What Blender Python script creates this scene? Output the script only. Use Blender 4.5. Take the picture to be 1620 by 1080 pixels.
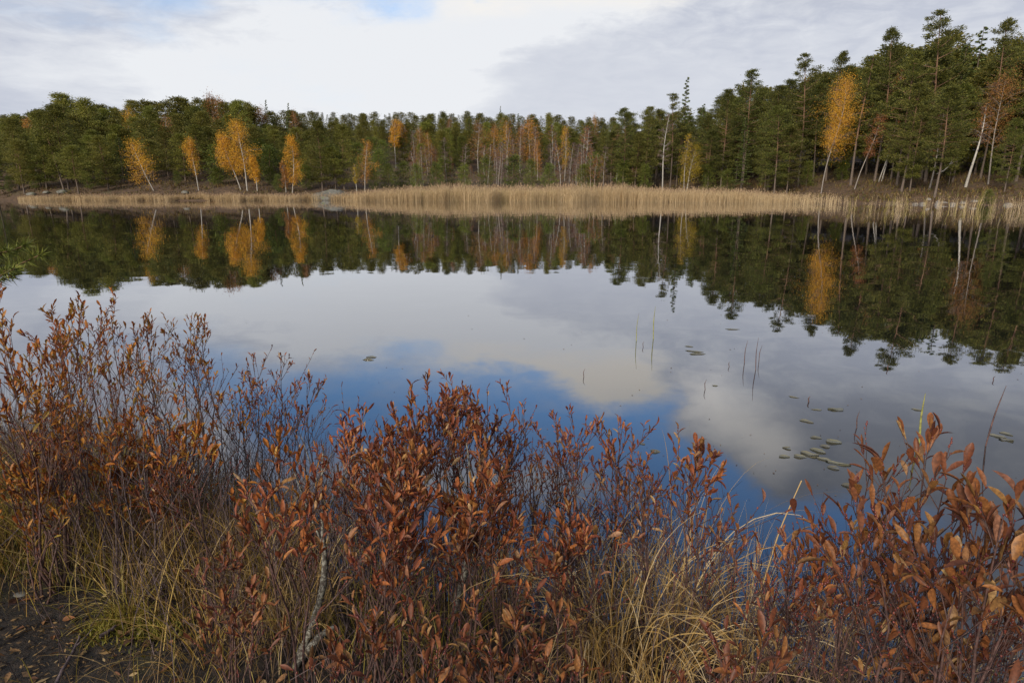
import bpy, math
import numpy as np
from math import radians, sin, cos, pi

sc = bpy.context.scene
for o in list(bpy.data.objects):
    bpy.data.objects.remove(o)
col = sc.collection

# ------------------------------------------------------------------ camera
F = 980.0                                   # focal length in pixels of the 1620 px wide photograph
PITCH = math.atan(240.0 / F)
CAM_Z = 1.6
cd = bpy.data.cameras.new('camera')
cam = bpy.data.objects.new('camera', cd)
col.objects.link(cam)
cam.location = (0, 0, CAM_Z)
cam.rotation_euler = (radians(90) - PITCH, 0, 0)
cd.sensor_width = 36.0
cd.lens = F / 1620 * 36.0
cd.clip_start = 0.05
cd.clip_end = 6000
sc.camera = cam

# ------------------------------------------------------------------ view transform
sc.view_settings.view_transform = 'Standard'
sc.view_settings.look = 'None'
sc.view_settings.exposure = 0.0
sc.view_settings.gamma = 1.0
sc.render.engine = 'CYCLES'
sc.cycles.max_bounces = 6
sc.cycles.diffuse_bounces = 3
sc.cycles.glossy_bounces = 3
sc.cycles.transmission_bounces = 3
sc.cycles.use_denoising = True

# ------------------------------------------------------------------ pixel <-> world helpers (1620 x 1080)
SP, CP = sin(PITCH), cos(PITCH)
def slope(y):
    w = (540.0 - y) / F
    return (-SP + w * CP) / (CP + w * SP)
def ray(x, y):
    w = (540.0 - y) / F
    f = CP + w * SP
    return (x - 810.0) / F / f, (-SP + w * CP) / f       # X/Y, (Z-CAM)/Y
def at_depth(x, y, Y):
    a, s = ray(x, y)
    return np.array([a * Y, Y, CAM_Z + s * Y])
def on_z(x, y, z=0.0):
    a, s = ray(x, y)
    Y = (z - CAM_Z) / s
    return np.array([a * Y, Y, z])
def X_of(px, Y):                                          # column px at the height of the horizon
    return (px - 810.0) / F / 1.03 * Y
def px_of(X, Y):
    return 810.0 + X / Y * 1.03 * F

# ------------------------------------------------------------------ node helpers
class E:
    def __init__(s, nt, sock): s.nt = nt; s.k = sock
    def _m(s, op, *a, clamp=False):
        n = s.nt.nodes.new('ShaderNodeMath'); n.operation = op; n.use_clamp = clamp
        for i, q in enumerate((s,) + a):
            if isinstance(q, E): s.nt.links.new(q.k, n.inputs[i])
            else: n.inputs[i].default_value = q
        return E(s.nt, n.outputs[0])
    def __add__(s, o): return s._m('ADD', o)
    def __radd__(s, o): return s._m('ADD', o)
    def __sub__(s, o): return s._m('SUBTRACT', o)
    def __mul__(s, o): return s._m('MULTIPLY', o)
    def __rmul__(s, o): return s._m('MULTIPLY', o)
    def __truediv__(s, o): return s._m('DIVIDE', o)
    def pow(s, o): return s._m('POWER', o)
    def max(s, o): return s._m('MAXIMUM', o)
    def min(s, o): return s._m('MINIMUM', o)
    def sqrt(s): return s._m('SQRT')
    def clamp(s): return s._m('ADD', 0.0, clamp=True)
    def ss(s, lo, hi):                                    # smoothstep lo -> hi
        n = s.nt.nodes.new('ShaderNodeMapRange'); n.interpolation_type = 'SMOOTHSTEP'
        s.nt.links.new(s.k, n.inputs[0])
        for i, v in ((1, lo), (2, hi), (3, 0.0), (4, 1.0)): n.inputs[i].default_value = v
        return E(s.nt, n.outputs[0])
def node(nt, t, **kw):
    n = nt.nodes.new(t)
    for k, v in kw.items(): setattr(n, k, v)
    return n
def noise(nt, vec, scale, detail=4.0, rough=0.55, dist=0.0):
    n = nt.nodes.new('ShaderNodeTexNoise')
    n.inputs['Scale'].default_value = scale; n.inputs['Detail'].default_value = detail
    n.inputs['Roughness'].default_value = rough; n.inputs['Distortion'].default_value = dist
    if vec is not None: nt.links.new(vec, n.inputs['Vector'])
    return n
def mixc(nt, fac, a, b, blend='MIX'):
    n = nt.nodes.new('ShaderNodeMix'); n.data_type = 'RGBA'; n.blend_type = blend; n.clamp_factor = True
    for s, v in ((n.inputs[0], fac), (n.inputs[6], a), (n.inputs[7], b)):
        if isinstance(v, E): nt.links.new(v.k, s)
        elif isinstance(v, bpy.types.NodeSocket): nt.links.new(v, s)
        elif isinstance(v, (int, float)): s.default_value = v
        else: s.default_value = (*v, 1.0)
    return n.outputs[2]
def comb(nt, x, y, z=0.0):
    n = nt.nodes.new('ShaderNodeCombineXYZ')
    for i, v in enumerate((x, y, z)):
        if isinstance(v, E): nt.links.new(v.k, n.inputs[i])
        else: n.inputs[i].default_value = v
    return n.outputs[0]

# ------------------------------------------------------------------ world: Nishita sky behind a broken autumn cloud deck
SUN_EL, SUN_AZ = 24.0, -148.0                             # azimuth clockwise from +Y: low sun behind the photographer's left shoulder
W = bpy.data.worlds.new('World'); sc.world = W; W.use_nodes = True
nt = W.node_tree; nt.nodes.clear()
WSTR = 0.15
sky = node(nt, 'ShaderNodeTexSky', sky_type='NISHITA', sun_disc=False)
sky.sun_elevation = radians(SUN_EL); sky.sun_rotation = radians(SUN_AZ)
sky.air_density = 1.0; sky.dust_density = 0.4; sky.ozone_density = 2.0
tc = node(nt, 'ShaderNodeTexCoord')
sep = node(nt, 'ShaderNodeSeparateXYZ'); nt.links.new(tc.outputs['Generated'], sep.inputs[0])
dx, dy, dz = (E(nt, sep.outputs[i]) for i in range(3))
dz = dz.max(0.0)
yy = dy.max(0.03)
qv = comb(nt, dx / (dz + 0.16), dy / (dz + 0.16), 0.0)   # flat cloud layer overhead
n1 = noise(nt, qv, 1.3, 6.0, 0.6, 0.3)
n2 = noise(nt, qv, 3.1, 6.0, 0.62, 0.2)
s1 = node(nt, 'ShaderNodeSeparateColor'); nt.links.new(n1.outputs['Color'], s1.inputs[0])
nr, ng, nb = (E(nt, s1.outputs[i]) - 0.5 for i in range(3))
s2 = node(nt, 'ShaderNodeSeparateColor'); nt.links.new(n2.outputs['Color'], s2.inputs[0])
mr, mg, mb = (E(nt, s2.outputs[i]) - 0.5 for i in range(3))
sa = dx / yy + nr * 0.13 + mr * 0.10                      # bearing and rise of the sky, warped by the cloud noise
se = dz / yy + ng * 0.09 + mg * 0.08
def blob(p, q, r):
    """soft streak of sky running from p to q (bearing, rise)"""
    (ax, ay), (bx, by) = p, q
    ux, uy = bx - ax, by - ay
    l2 = ux * ux + uy * uy + 1e-9
    px_, py_ = sa - ax, se - ay
    t = ((px_ * ux + py_ * uy) / l2).clamp()
    ex, ey = px_ - t * ux, py_ - t * uy
    d = (ex * ex + ey * ey).sqrt()
    return d.ss(r * 1.15, 0.0)
def rf(x, y):                                             # where the water shows that piece of sky
    a, s = ray(x, y); return (a, -s)
def dr(x, y):
    a, s = ray(x, y); return (a, s)
gap = blob(rf(350, 606), rf(770, 606), 0.105) * 0.45 + blob(rf(890, 640), rf(1130, 790), 0.16) * 1.2 \
    + blob(rf(460, 680), rf(800, 650), 0.13) * 1.0 \
    + blob(rf(100, 560), rf(360, 560), 0.07) * 0.4 \
    + blob(dr(20, 45), dr(290, 84), 0.05) * 0.04 \
    + blob(rf(400, 478), rf(560, 440), 0.05) * 0.3
veil = blob(rf(1130, 655), rf(1240, 725), 0.09) + blob(rf(760, 540), rf(985, 600), 0.08) * 0.9
high = se.ss(0.47, 0.58) * (dy.ss(0.1, 0.5)) * 0.95
right = sa.ss(0.55, 0.85)
clear = ((gap.max(high) - veil * 0.9 - right * 0.55) + (mb * 1.0 + nb * 0.45)).ss(0.14, 0.98)
# cloud brightness
bright = se.ss(0.34, 0.16) * 0.34 + blob(dr(90, 120), dr(330, 110), 0.10) * 0.5 + blob(dr(300, 130), dr(660, 138), 0.14) * 0.58 \
       + blob(dr(480, 5), dr(880, 15), 0.08) * 0.3 + blob(rf(745, 540), rf(985, 602), 0.085) * 1.7 + blob(rf(380, 462), rf(600, 438), 0.05) * 0.6 \
       + blob(rf(480, 545), rf(730, 470), 0.09) * 0.6 + blob(rf(1120, 640), rf(1215, 700), 0.07) * 0.55 + blob(rf(600, 590), rf(700, 560), 0.05) * 0.4
low = blob(dr(-200, 175), dr(240, 175), 0.05) * 0.35
n3 = noise(nt, qv, 6.5, 5.0, 0.6, 0.5)                   # finer broken cloud, seen where the deck is nearer overhead
fine = E(nt, n3.outputs[0]) - 0.5
up_ = se.ss(0.13, 0.30)
lum = (bright * 0.9 - low + 0.08 + (nb * 0.45 + mr * 0.55 + mg * 0.3) * (up_ * 1.2 + 0.5) + fine * (up_ * 1.7 + 0.25)).clamp()
shade = (sa.ss(-0.02, 0.55) * se.ss(0.25, 0.46)) * -0.46 + 1.0   # thicker deck high up to the right
cl = mixc(nt, lum, (0.55, 0.585, 0.68), (0.84, 0.86, 0.895))
cl = mixc(nt, blob(rf(700, 535), rf(1000, 605), 0.10) * lum * se.ss(0.24, 0.31) * 0.9 + blob(rf(1110, 640), rf(1225, 715), 0.08) * 0.6, cl, (1.0, 0.93, 0.83))    # sunlit cream edge of the cloud street
back = dy.ss(0.35, -0.35) * 0.40 + 1.0                     # unseen cloud behind the camera, on the sun's side, boosted to light the foreground
sc_cl = node(nt, 'ShaderNodeVectorMath', operation='SCALE'); nt.links.new(cl, sc_cl.inputs[0])
nt.links.new((back * (shade + blob(rf(1110, 640), rf(1225, 715), 0.08) * 0.35) * (1.0 / WSTR)).k, sc_cl.inputs['Scale'])
blue = mixc(nt, 1.0, sky.outputs[0], (0.86, 1.08, 1.28), 'MULTIPLY')
clear = clear * (se.ss(0.20, 0.36) * 0.78 + 0.20) * (fine * 0.9 + 0.97).clamp()   # thin veil left over the gaps, thicker towards the horizon
skyc = mixc(nt, clear, sc_cl.outputs[0], blue)
bg = node(nt, 'ShaderNodeBackground'); nt.links.new(skyc, bg.inputs[0]); bg.inputs[1].default_value = WSTR
out = node(nt, 'ShaderNodeOutputWorld'); nt.links.new(bg.outputs[0], out.inputs[0])

# ------------------------------------------------------------------ sun: veiled, soft edged
sd = bpy.data.lights.new('sun', 'SUN'); sd.energy = 4.0; sd.angle = radians(12); sd.color = (1.0, 0.90, 0.74)
sun = bpy.data.objects.new('sun', sd); col.objects.link(sun)
el, az = radians(SUN_EL), radians(SUN_AZ)
to_sun = (sin(az) * cos(el), cos(az) * cos(el), sin(el))
from mathutils import Vector
sun.rotation_euler = Vector(to_sun).to_track_quat('Z', 'Y').to_euler()
sun.location = (-20, -30, 30)

# ------------------------------------------------------------------ mesh helpers
class MB:
    def __init__(s): s.v = []; s.f = []; s.n = 0
    def add(s, v, f, mat=0):
        v = np.asarray(v, float).reshape(-1, 3); f = np.asarray(f, int)
        if len(v) == 0 or len(f) == 0: return s
        s.v.append(v); s.f.append((f + s.n, mat)); s.n += len(v); return s
    def mesh(s, name, mats, smooth=False):
        me = bpy.data.meshes.new(name)
        V = np.concatenate(s.v)
        loops = np.concatenate([f.ravel() for f, _ in s.f])
        tot = np.concatenate([np.full(len(f), f.shape[1]) for f, _ in s.f])
        mi = np.concatenate([np.full(len(f), m) for f, m in s.f])
        me.vertices.add(len(V)); me.vertices.foreach_set('co', V.astype(np.float32).ravel())
        me.loops.add(len(loops)); me.loops.foreach_set('vertex_index', loops.astype(np.int32))
        me.polygons.add(len(tot))
        me.polygons.foreach_set('loop_start', np.concatenate([[0], np.cumsum(tot)[:-1]]).astype(np.int32))
        me.polygons.foreach_set('material_index', mi.astype(np.int32))
        if smooth: me.polygons.foreach_set('use_smooth', np.ones(len(tot), bool))
        for m in (mats if isinstance(mats, (list, tuple)) else [mats]): me.materials.append(m)
        me.update(calc_edges=True)
        return me
    def build(s, name, mats, parent=None, smooth=False):
        return link(name, s.mesh(name, mats, smooth), parent)
def link(name, data, parent=None):
    o = bpy.data.objects.new(name, data); col.objects.link(o)
    if parent is not None: o.parent = parent
    return o
def tag(o, label=None, cat=None, group=None, kind=None):
    if label: o['label'] = label
    if cat: o['category'] = cat
    if group: o['group'] = group
    if kind: o['kind'] = kind
    return o
def thing(name, loc, label, cat, group=None, rz=0.0):
    o = link(name, None); o.location = [float(c) for c in loc]; o.rotation_euler = (0, 0, rz)
    return tag(o, label, cat, group)
def unit(v): return v / (np.linalg.norm(v, axis=-1, keepdims=True) + 1e-12)

def tubes(P, R, sides=4):
    """n tubes of K stations each: P (n,K,3), R (n,K)"""
    P = np.asarray(P, float); R = np.asarray(R, float)
    n, K, _ = P.shape
    T = unit(np.gradient(P, axis=1))
    main = unit(P[:, -1] - P[:, 0])
    ref = np.where(np.abs(main[:, :1]) < 0.8, np.array([[1.0, 0, 0]]), np.array([[0, 1.0, 0]]))
    U = unit(np.cross(T, ref[:, None, :])); Vv = np.cross(T, U)
    an = np.arange(sides) / sides * 2 * pi
    ring = U[:, :, None, :] * np.cos(an)[None, None, :, None] + Vv[:, :, None, :] * np.sin(an)[None, None, :, None]
    V = (P[:, :, None, :] + ring * R[:, :, None, None]).reshape(-1, 3)
    idx = np.arange(n * K * sides).reshape(n, K, sides)
    a = idx[:, :-1]; b = np.roll(a, -1, 2); d = idx[:, 1:]; c = np.roll(d, -1, 2)
    return V, np.stack([a, b, c, d], -1).reshape(-1, 4)

def diamonds(B, D, S, L, Wd, mid=0.45):
    """flat pointed sprays: base B, direction D, side S"""
    n = len(B); L = L[:, None]; Wd = Wd[:, None]
    V = np.stack([B, B + D * L * mid + S * Wd * 0.5, B + D * L, B + D * L * mid - S * Wd * 0.5], 1).reshape(-1, 3)
    return V, np.arange(n * 4).reshape(n, 4)

def leaves(B, D, N, L, Wd, curl, prof=((.22, .5), (.5, .95), (.74, .92), (.92, .45)), fold=0.25):
    """real leaf blades: folded along the midrib and curling, widest past the middle"""
    n = len(B); D = unit(D); S = unit(np.cross(D, N)); N = np.cross(S, D)
    L = L[:, None]; Wd = Wd[:, None]; curl = curl[:, None]
    rows = [B]
    for t, w in prof:
        c = B + D * L * t + N * (curl * L * t * t)
        e = N * (Wd * w * fold)
        rows += [c - S * Wd * 0.5 * w + e, c, c + S * Wd * 0.5 * w + e]
    rows.append(B + D * L + N * curl * L)
    V = np.stack(rows, 1); m = V.shape[1]; k = len(prof)
    base = (np.arange(n) * m)[:, None, None]
    q = []
    for i in range(k - 1):
        a = 1 + 3 * i; b = a + 3
        q += [[a, a + 1, b + 1, b], [a + 1, a + 2, b + 2, b + 1]]
    z = 1 + 3 * (k - 1)
    tr = [[0, 1 + 1, 1], [0, 3, 2], [z, z + 1, m - 1], [z + 1, z + 2, m - 1]]
    return V.reshape(-1, 3), (np.array(q)[None] + base).reshape(-1, 4), (np.array(tr)[None] + base).reshape(-1, 3)

def blades(B, az, L, th0, kap, w, K=8, rng=None, power=1.6):
    """grass blades that rise and arch over"""
    n = len(B); t = np.linspace(0, 1, K)[None]
    th = th0[:, None] + kap[:, None] * t ** power
    ds = L[:, None] / (K - 1)
    hx = np.concatenate([np.zeros((n, 1)), np.cumsum(np.sin(th[:, :-1]) * ds, 1)], 1)
    hz = np.concatenate([np.zeros((n, 1)), np.cumsum(np.cos(th[:, :-1]) * ds, 1)], 1)
    wob = (rng.normal(0, 1, (n, 1)) * 0.10 * L[:, None]) * t ** 2
    ca, sa_ = np.cos(az)[:, None], np.sin(az)[:, None]
    P = np.stack([B[:, :1] + ca * hx - sa_ * wob, B[:, 1:2] + sa_ * hx + ca * wob, B[:, 2:3] + hz], -1)
    roll = rng.uniform(-1.2, 1.2, (n, 1))
    S = np.stack([-sa_ * np.cos(roll) + ca * np.sin(roll) * np.cos(th), ca * np.cos(roll) + sa_ * np.sin(roll) * np.cos(th), -np.sin(roll) * np.sin(th)], -1)
    Wd = w[:, None] * (1 - t ** 2.2 * 0.92)
    V = np.stack([P - S * Wd[..., None] / 2, P + S * Wd[..., None] / 2], 2).reshape(-1, 3)
    idx = np.arange(n * K * 2).reshape(n, K, 2)
    f = np.stack([idx[:, :-1, 0], idx[:, :-1, 1], idx[:, 1:, 1], idx[:, 1:, 0]], -1).reshape(-1, 4)
    return V, f

def vnoise(x, y, seed=0):
    xi, yi = np.floor(x).astype(int), np.floor(y).astype(int); fx, fy = x - xi, y - yi
    fx = fx * fx * (3 - 2 * fx); fy = fy * fy * (3 - 2 * fy)
    def h(a, b):
        k = (a * 374761393 + b * 668265263 + seed * 1442695041) & 0x7fffffff
        k = ((k ^ (k >> 13)) * 1274126177) & 0x7fffffff
        return ((k ^ (k >> 16)) & 0xffff) / 65535.0
    return (h(xi, yi) * (1 - fx) + h(xi + 1, yi) * fx) * (1 - fy) + (h(xi, yi + 1) * (1 - fx) + h(xi + 1, yi + 1) * fx) * fy
def fbm(x, y, o=4, seed=0):
    s = 0; a = 0.5
    for i in range(o):
        s = s + a * (vnoise(x * 2 ** i + 17.3 * i, y * 2 ** i - 9.1 * i, seed + i) - 0.5); a *= 0.5
    return s

# ------------------------------------------------------------------ materials
def mat_new(name):
    m = bpy.data.materials.new(name); m.use_nodes = True
    t = m.node_tree; t.nodes.clear()
    o = t.nodes.new('ShaderNodeOutputMaterial')
    return m, t, o
def ramp(t, fac, stops):
    r = t.nodes.new('ShaderNodeValToRGB'); e = r.color_ramp.elements
    while len(e) > 1: e.remove(e[-1])
    e[0].position = stops[0][0]; e[0].color = (*stops[0][1], 1)
    for p, c in stops[1:]:
        k = e.new(p); k.color = (*c, 1)
    t.links.new(fac, r.inputs[0]); return r.outputs[0]
def leafy(name, stops, transl=0.25, rough=0.5, objvar=0.0, veins=False, spec=0.3):
    """leaf / needle / blade material: each leaf takes its own tone from the ramp"""
    m, t, o = mat_new(name)
    g = t.nodes.new('ShaderNodeNewGeometry')
    c = ramp(t, g.outputs['Random Per Island'], stops)
    if objvar:
        oi = t.nodes.new('ShaderNodeObjectInfo')
        hs = t.nodes.new('ShaderNodeHueSaturation')
        r = E(t, oi.outputs['Random'])
        t.links.new((r * (0.032 * objvar) + ((0.506 if 'needles' in name else 0.497) - 0.016 * objvar)).k, hs.inputs['Hue'])
        v = (r * 7.31)._m('FRACT')
        t.links.new((v * (0.7 * objvar) + (1.07 - 0.35 * objvar)).k, hs.inputs['Value'])
        t.links.new(c, hs.inputs['Color']); c = hs.outputs[0]
    if veins:
        tcn = t.nodes.new('ShaderNodeTexCoord')
        nz = noise(t, tcn.outputs['Object'], 140.0, 3.0, 0.6)
        k = E(t, nz.outputs[0]).ss(0.36, 0.66)
        c2 = mixc(t, 0.55, c, (0.05, 0.022, 0.014))
        c = mixc(t, k, c2, c)
    p = t.nodes.new('ShaderNodeBsdfPrincipled'); t.links.new(c, p.inputs['Base Color'])
    p.inputs['Roughness'].default_value = rough; p.inputs['Specular IOR Level'].default_value = spec
    tr = t.nodes.new('ShaderNodeBsdfTranslucent'); t.links.new(c, tr.inputs[0])
    mx = t.nodes.new('ShaderNodeMixShader'); mx.inputs[0].default_value = transl
    t.links.new(p.outputs[0], mx.inputs[1]); t.links.new(tr.outputs[0], mx.inputs[2]); t.links.new(mx.outputs[0], o.inputs[0])
    return m
def rough_mat(name, c1, c2, scale, rough=0.9, c3=None, s3=None, bump=0.0, gen=False, thr=(0.4, 0.6), stretch=None):
    m, t, o = mat_new(name)
    tcn = t.nodes.new('ShaderNodeTexCoord'); v = tcn.outputs['Object']
    if stretch:
        mp = t.nodes.new('ShaderNodeMapping'); mp.inputs['Scale'].default_value = stretch
        t.links.new(v, mp.inputs[0]); v = mp.outputs[0]
    n = noise(t, v, scale, 6.0, 0.65)
    c = mixc(t, E(t, n.outputs[0]).ss(*thr), c1, c2)
    if c3:
        n3 = noise(t, v, s3 or scale * 3.3, 4.0, 0.6)
        c = mixc(t, E(t, n3.outputs[0]).ss(0.55, 0.68), c, c3)
    p = t.nodes.new('ShaderNodeBsdfPrincipled'); t.links.new(c, p.inputs['Base Color'])
    p.inputs['Roughness'].default_value = rough
    if bump:
        b = t.nodes.new('ShaderNodeBump'); b.inputs['Strength'].default_value = 0.7; b.inputs['Distance'].default_value = bump
        t.links.new(n.outputs[0], b.inputs['Height']); t.links.new(b.outputs[0], p.inputs['Normal'])
    t.links.new(p.outputs[0], o.inputs[0])
    return m

M = {}
M['needles'] = leafy('pine_needles', [(0, (.066, .068, .014)), (.45, (.142, .144, .026)), (.8, (.205, .198, .036)), (1, (.27, .225, .05))], .34, .6, 1.1)
M['needles_near'] = leafy('pine_needles_shore', [(0, (.032, .036, .010)), (.5, (.088, .092, .019)), (.85, (.160, .152, .028)), (1, (.21, .18, .038))], .3, .6, 0.9)
M['spruce'] = leafy('spruce_needles', [(0, (.036, .050, .013)), (.6, (.085, .108, .024)), (1, (.14, .155, .036))], .12, .6, 0.7)
M['young'] = leafy('young_pine_needles', [(0, (.045, .062, .010)), (.6, (.115, .135, .020)), (1, (.19, .20, .035))], .2, .6, 0.6)
M['gold'] = leafy('golden_birch_leaves', [(0, (.34, .165, .016)), (.5, (.56, .30, .025)), (1, (.70, .42, .04))], .3, .6, 0.35)
M['orange'] = leafy('orange_birch_leaves', [(0, (.25, .105, .020)), (.5, (.46, .215, .036)), (1, (.58, .31, .055))], .3, .6, 0.35)
M['amber'] = leafy('amber_birch_leaves', [(0, (.34, .150, .012)), (.5, (.60, .315, .025)), (1, (.74, .45, .05))], .3, .6, 0.2)
M['rust'] = leafy('russet_leaves', [(0, (.13, .055, .022)), (.5, (.27, .115, .032)), (1, (.38, .18, .045))], .25, .6, 0.5)
M['lemon'] = leafy('yellow_green_leaves', [(0, (.20, .15, .015)), (.5, (.38, .27, .022)), (1, (.50, .37, .04))], .3, .6, 0.3)
M['bare'] = leafy('bare_birch_twigs', [(0, (.055, .036, .034)), (.6, (.11, .07, .06)), (1, (.19, .13, .11))], .0, .8, 0.6)
M['reed'] = leafy('dry_reed', [(0, (.34, .235, .12)), (.5, (.52, .38, .21)), (1, (.64, .49, .30))], .35, .7)
M['plume'] = leafy('reed_plume', [(0, (.22, .14, .085)), (.6, (.34, .23, .14)), (1, (.46, .33, .20))], .2, .8)
M['reed_green'] = leafy('greenish_reed', [(0, (.26, .22, .06)), (.6, (.42, .34, .11)), (1, (.55, .42, .18))], .2, .7)
M['cover'] = leafy('ground_plants', [(0, (.040, .028, .012)), (.35, (.11, .062, .024)), (.7, (.080, .078, .020)), (1, (.21, .135, .045))], .15, .8)

def bark(name, lo, hi, spots=None, sc1=9.0):
    m, t, o = mat_new(name)
    tcn = t.nodes.new('ShaderNodeTexCoord')
    sp = t.nodes.new('ShaderNodeSeparateXYZ'); t.links.new(tcn.outputs['Generated'], sp.inputs[0])
    n = noise(t, tcn.outputs['Object'], sc1, 5.0, 0.65)
    h = (E(t, sp.outputs[2]) + (E(t, n.outputs[0]) - 0.5) * 0.3).ss(0.22, 0.5)
    c = mixc(t, h, lo, hi)
    dark = E(t, n.outputs[0]).ss(0.5, 0.66)
    c = mixc(t, dark * 0.75, c, spots or tuple(q * 0.35 for q in lo))
    p = t.nodes.new('ShaderNodeBsdfPrincipled'); t.links.new(c, p.inputs['Base Color']); p.inputs['Roughness'].default_value = .9
    t.links.new(p.outputs[0], o.inputs[0]); return m
M['pine_bark'] = bark('pine_bark', (.12, .090, .070), (.175, .095, .055))
M['spruce_bark'] = bark('spruce_bark', (.09, .07, .055), (.11, .08, .06))
M['birch_bark'] = bark('birch_bark', (.33, .305, .27), (.42, .39, .35), (.06, .05, .045), 6.0)
M['grey_bark'] = bark('grey_bark', (.22, .19, .165), (.27, .235, .20), (.08, .065, .055), 6.0)
M['granite'] = rough_mat('lichen_granite', (.085, .08, .068), (.165, .158, .135), 1.4, .9, (.10, .105, .045), 2.6, .04)
M['pale_stone'] = rough_mat('pale_stone', (.095, .082, .07), (.235, .21, .185), 2.5, .9, None, None, .02)

# foreground
M['leaf_rust'] = leafy('rust_shrub_leaves', [(0, (.15, .042, .022)), (.28, (.26, .074, .030)), (.55, (.40, .128, .038)), (.72, (.47, .185, .050)), (.84, (.34, .185, .058)), (.93, (.30, .13, .085)), (1, (.54, .36, .17))], .28, .5, 0.25, True, .28)
M['leaf_amber'] = leafy('amber_shrub_leaves', [(0, (.22, .056, .016)), (.35, (.41, .135, .022)), (.65, (.52, .215, .030)), (.9, (.46, .25, .04)), (1, (.30, .24, .045))], .30, .5, 0.25, True, .28)
M['leaf_dark'] = leafy('dark_red_shrub_leaves', [(0, (.12, .038, .020)), (.35, (.21, .076, .030)), (.65, (.32, .128, .038)), (.80, (.31, .17, .048)), (.92, (.26, .11, .07)), (1, (.44, .29, .11))], .25, .5, 0.25, True, .3)
M['bud'] = leafy('red_buds', [(0, (.065, .014, .013)), (.6, (.13, .026, .022)), (1, (.21, .055, .036))], .05, .35, 0, False, .5)
M['wood_red'] = rough_mat('reddish_twig_bark', (.045, .024, .021), (.10, .048, .040), 60.0, .7, (.13, .085, .072), 90.0)
M['wood_grey'] = rough_mat('grey_purple_twig_bark', (.042, .028, .030), (.095, .066, .068), 60.0, .8, (.16, .125, .12), 90.0)
M['lichen_bark'] = rough_mat('lichen_crusted_bark', (.06, .05, .04), (.23, .22, .185), 95.0, .9, (.045, .036, .03), 60.0, .003, thr=(.45, .56))
M['straw'] = leafy('straw_sedge', [(0, (.30, .17, .050)), (.35, (.47, .30, .10)), (.75, (.64, .455, .21)), (1, (.76, .60, .36))], .25, .55)
M['ochre'] = leafy('ochre_sedge', [(0, (.17, .095, .026)), (.45, (.31, .185, .04)), (.8, (.40, .27, .055)), (1, (.54, .38, .14))], .25, .55)
M['green_grass'] = leafy('yellow_green_grass', [(0, (.14, .120, .018)), (.5, (.27, .215, .033)), (.8, (.37, .28, .065)), (1, (.50, .39, .16))], .3, .55)
M['dead_grass'] = leafy('dead_grass', [(0, (.065, .038, .020)), (.4, (.15, .090, .038)), (.8, (.27, .17, .07)), (1, (.44, .32, .16))], .2, .7)
M['moss'] = leafy('moss_shoots', [(0, (.085, .085, .010)), (.6, (.17, .15, .018)), (1, (.26, .22, .035))], .2, .7)
M['litter'] = leafy('fallen_leaves', [(0, (.060, .028, .014)), (.35, (.135, .055, .022)), (.65, (.24, .10, .035)), (.85, (.33, .19, .08)), (1, (.45, .34, .20))], .1, .7, 0, True)
M['tangle'] = leafy('dead_twigs', [(0, (.028, .018, .020)), (.5, (.065, .042, .042)), (1, (.15, .11, .11))], .0, .8)
M['pad'] = leafy('floating_leaf', [(0, (.07, .06, .032)), (.5, (.115, .105, .065)), (1, (.19, .185, .13))], .0, .16, 0.6, False, .6)
M['stalk_dark'] = rough_mat('old_reed_stalk', (.045, .022, .020), (.11, .055, .045), 40.0, .6)
M['stalk_green'] = rough_mat('green_reed_stalk', (.14, .14, .03), (.27, .26, .06), 30.0, .6, (.10, .05, .03), 25.0)

# ground: forest floor far away, peat on the near bank
m, t, o = mat_new('forest_floor')
tcn = t.nodes.new('ShaderNodeTexCoord'); v = tcn.outputs['Object']
na = noise(t, v, 0.35, 6.0, 0.65); nb_ = noise(t, v, 2.2, 6.0, 0.7)
c = mixc(t, E(t, nb_.outputs[0]).ss(0.35, 0.65), (.050, .030, .017), (.125, .072, .036))
c = mixc(t, E(t, na.outputs[0]).ss(0.55, 0.72), c, (.085, .075, .030))
p = t.nodes.new('ShaderNodeBsdfPrincipled'); p.inputs['Roughness'].default_value = .95; t.links.new(c, p.inputs['Base Color'])
b = t.nodes.new('ShaderNodeBump'); b.inputs['Distance'].default_value = .12; t.links.new(nb_.outputs[0], b.inputs['Height']); t.links.new(b.outputs[0], p.inputs['Normal'])
t.links.new(p.outputs[0], o.inputs[0]); M['floor'] = m
m, t, o = mat_new('wet_peat')
tcn = t.nodes.new('ShaderNodeTexCoord'); v = tcn.outputs['Object']
na = noise(t, v, 3.0, 6.0, 0.65); nb_ = noise(t, v, 38.0, 7.0, 0.72)
c = mixc(t, E(t, nb_.outputs[0]).ss(0.38, 0.66), (.008, .006, .005), (.055, .036, .024))
c = mixc(t, E(t, na.outputs[0]).ss(0.56, 0.70), c, (.060, .052, .014))
p = t.nodes.new('ShaderNodeBsdfPrincipled'); t.links.new(c, p.inputs['Base Color'])
t.links.new((E(t, nb_.outputs[0]) * 0.5 + 0.5).k, p.inputs['Roughness'])
b = t.nodes.new('ShaderNodeBump'); b.inputs['Distance'].default_value = .05; t.links.new(nb_.outputs[0], b.inputs['Height']); t.links.new(b.outputs[0], p.inputs['Normal'])
t.links.new(p.outputs[0], o.inputs[0]); M['peat'] = m

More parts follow.
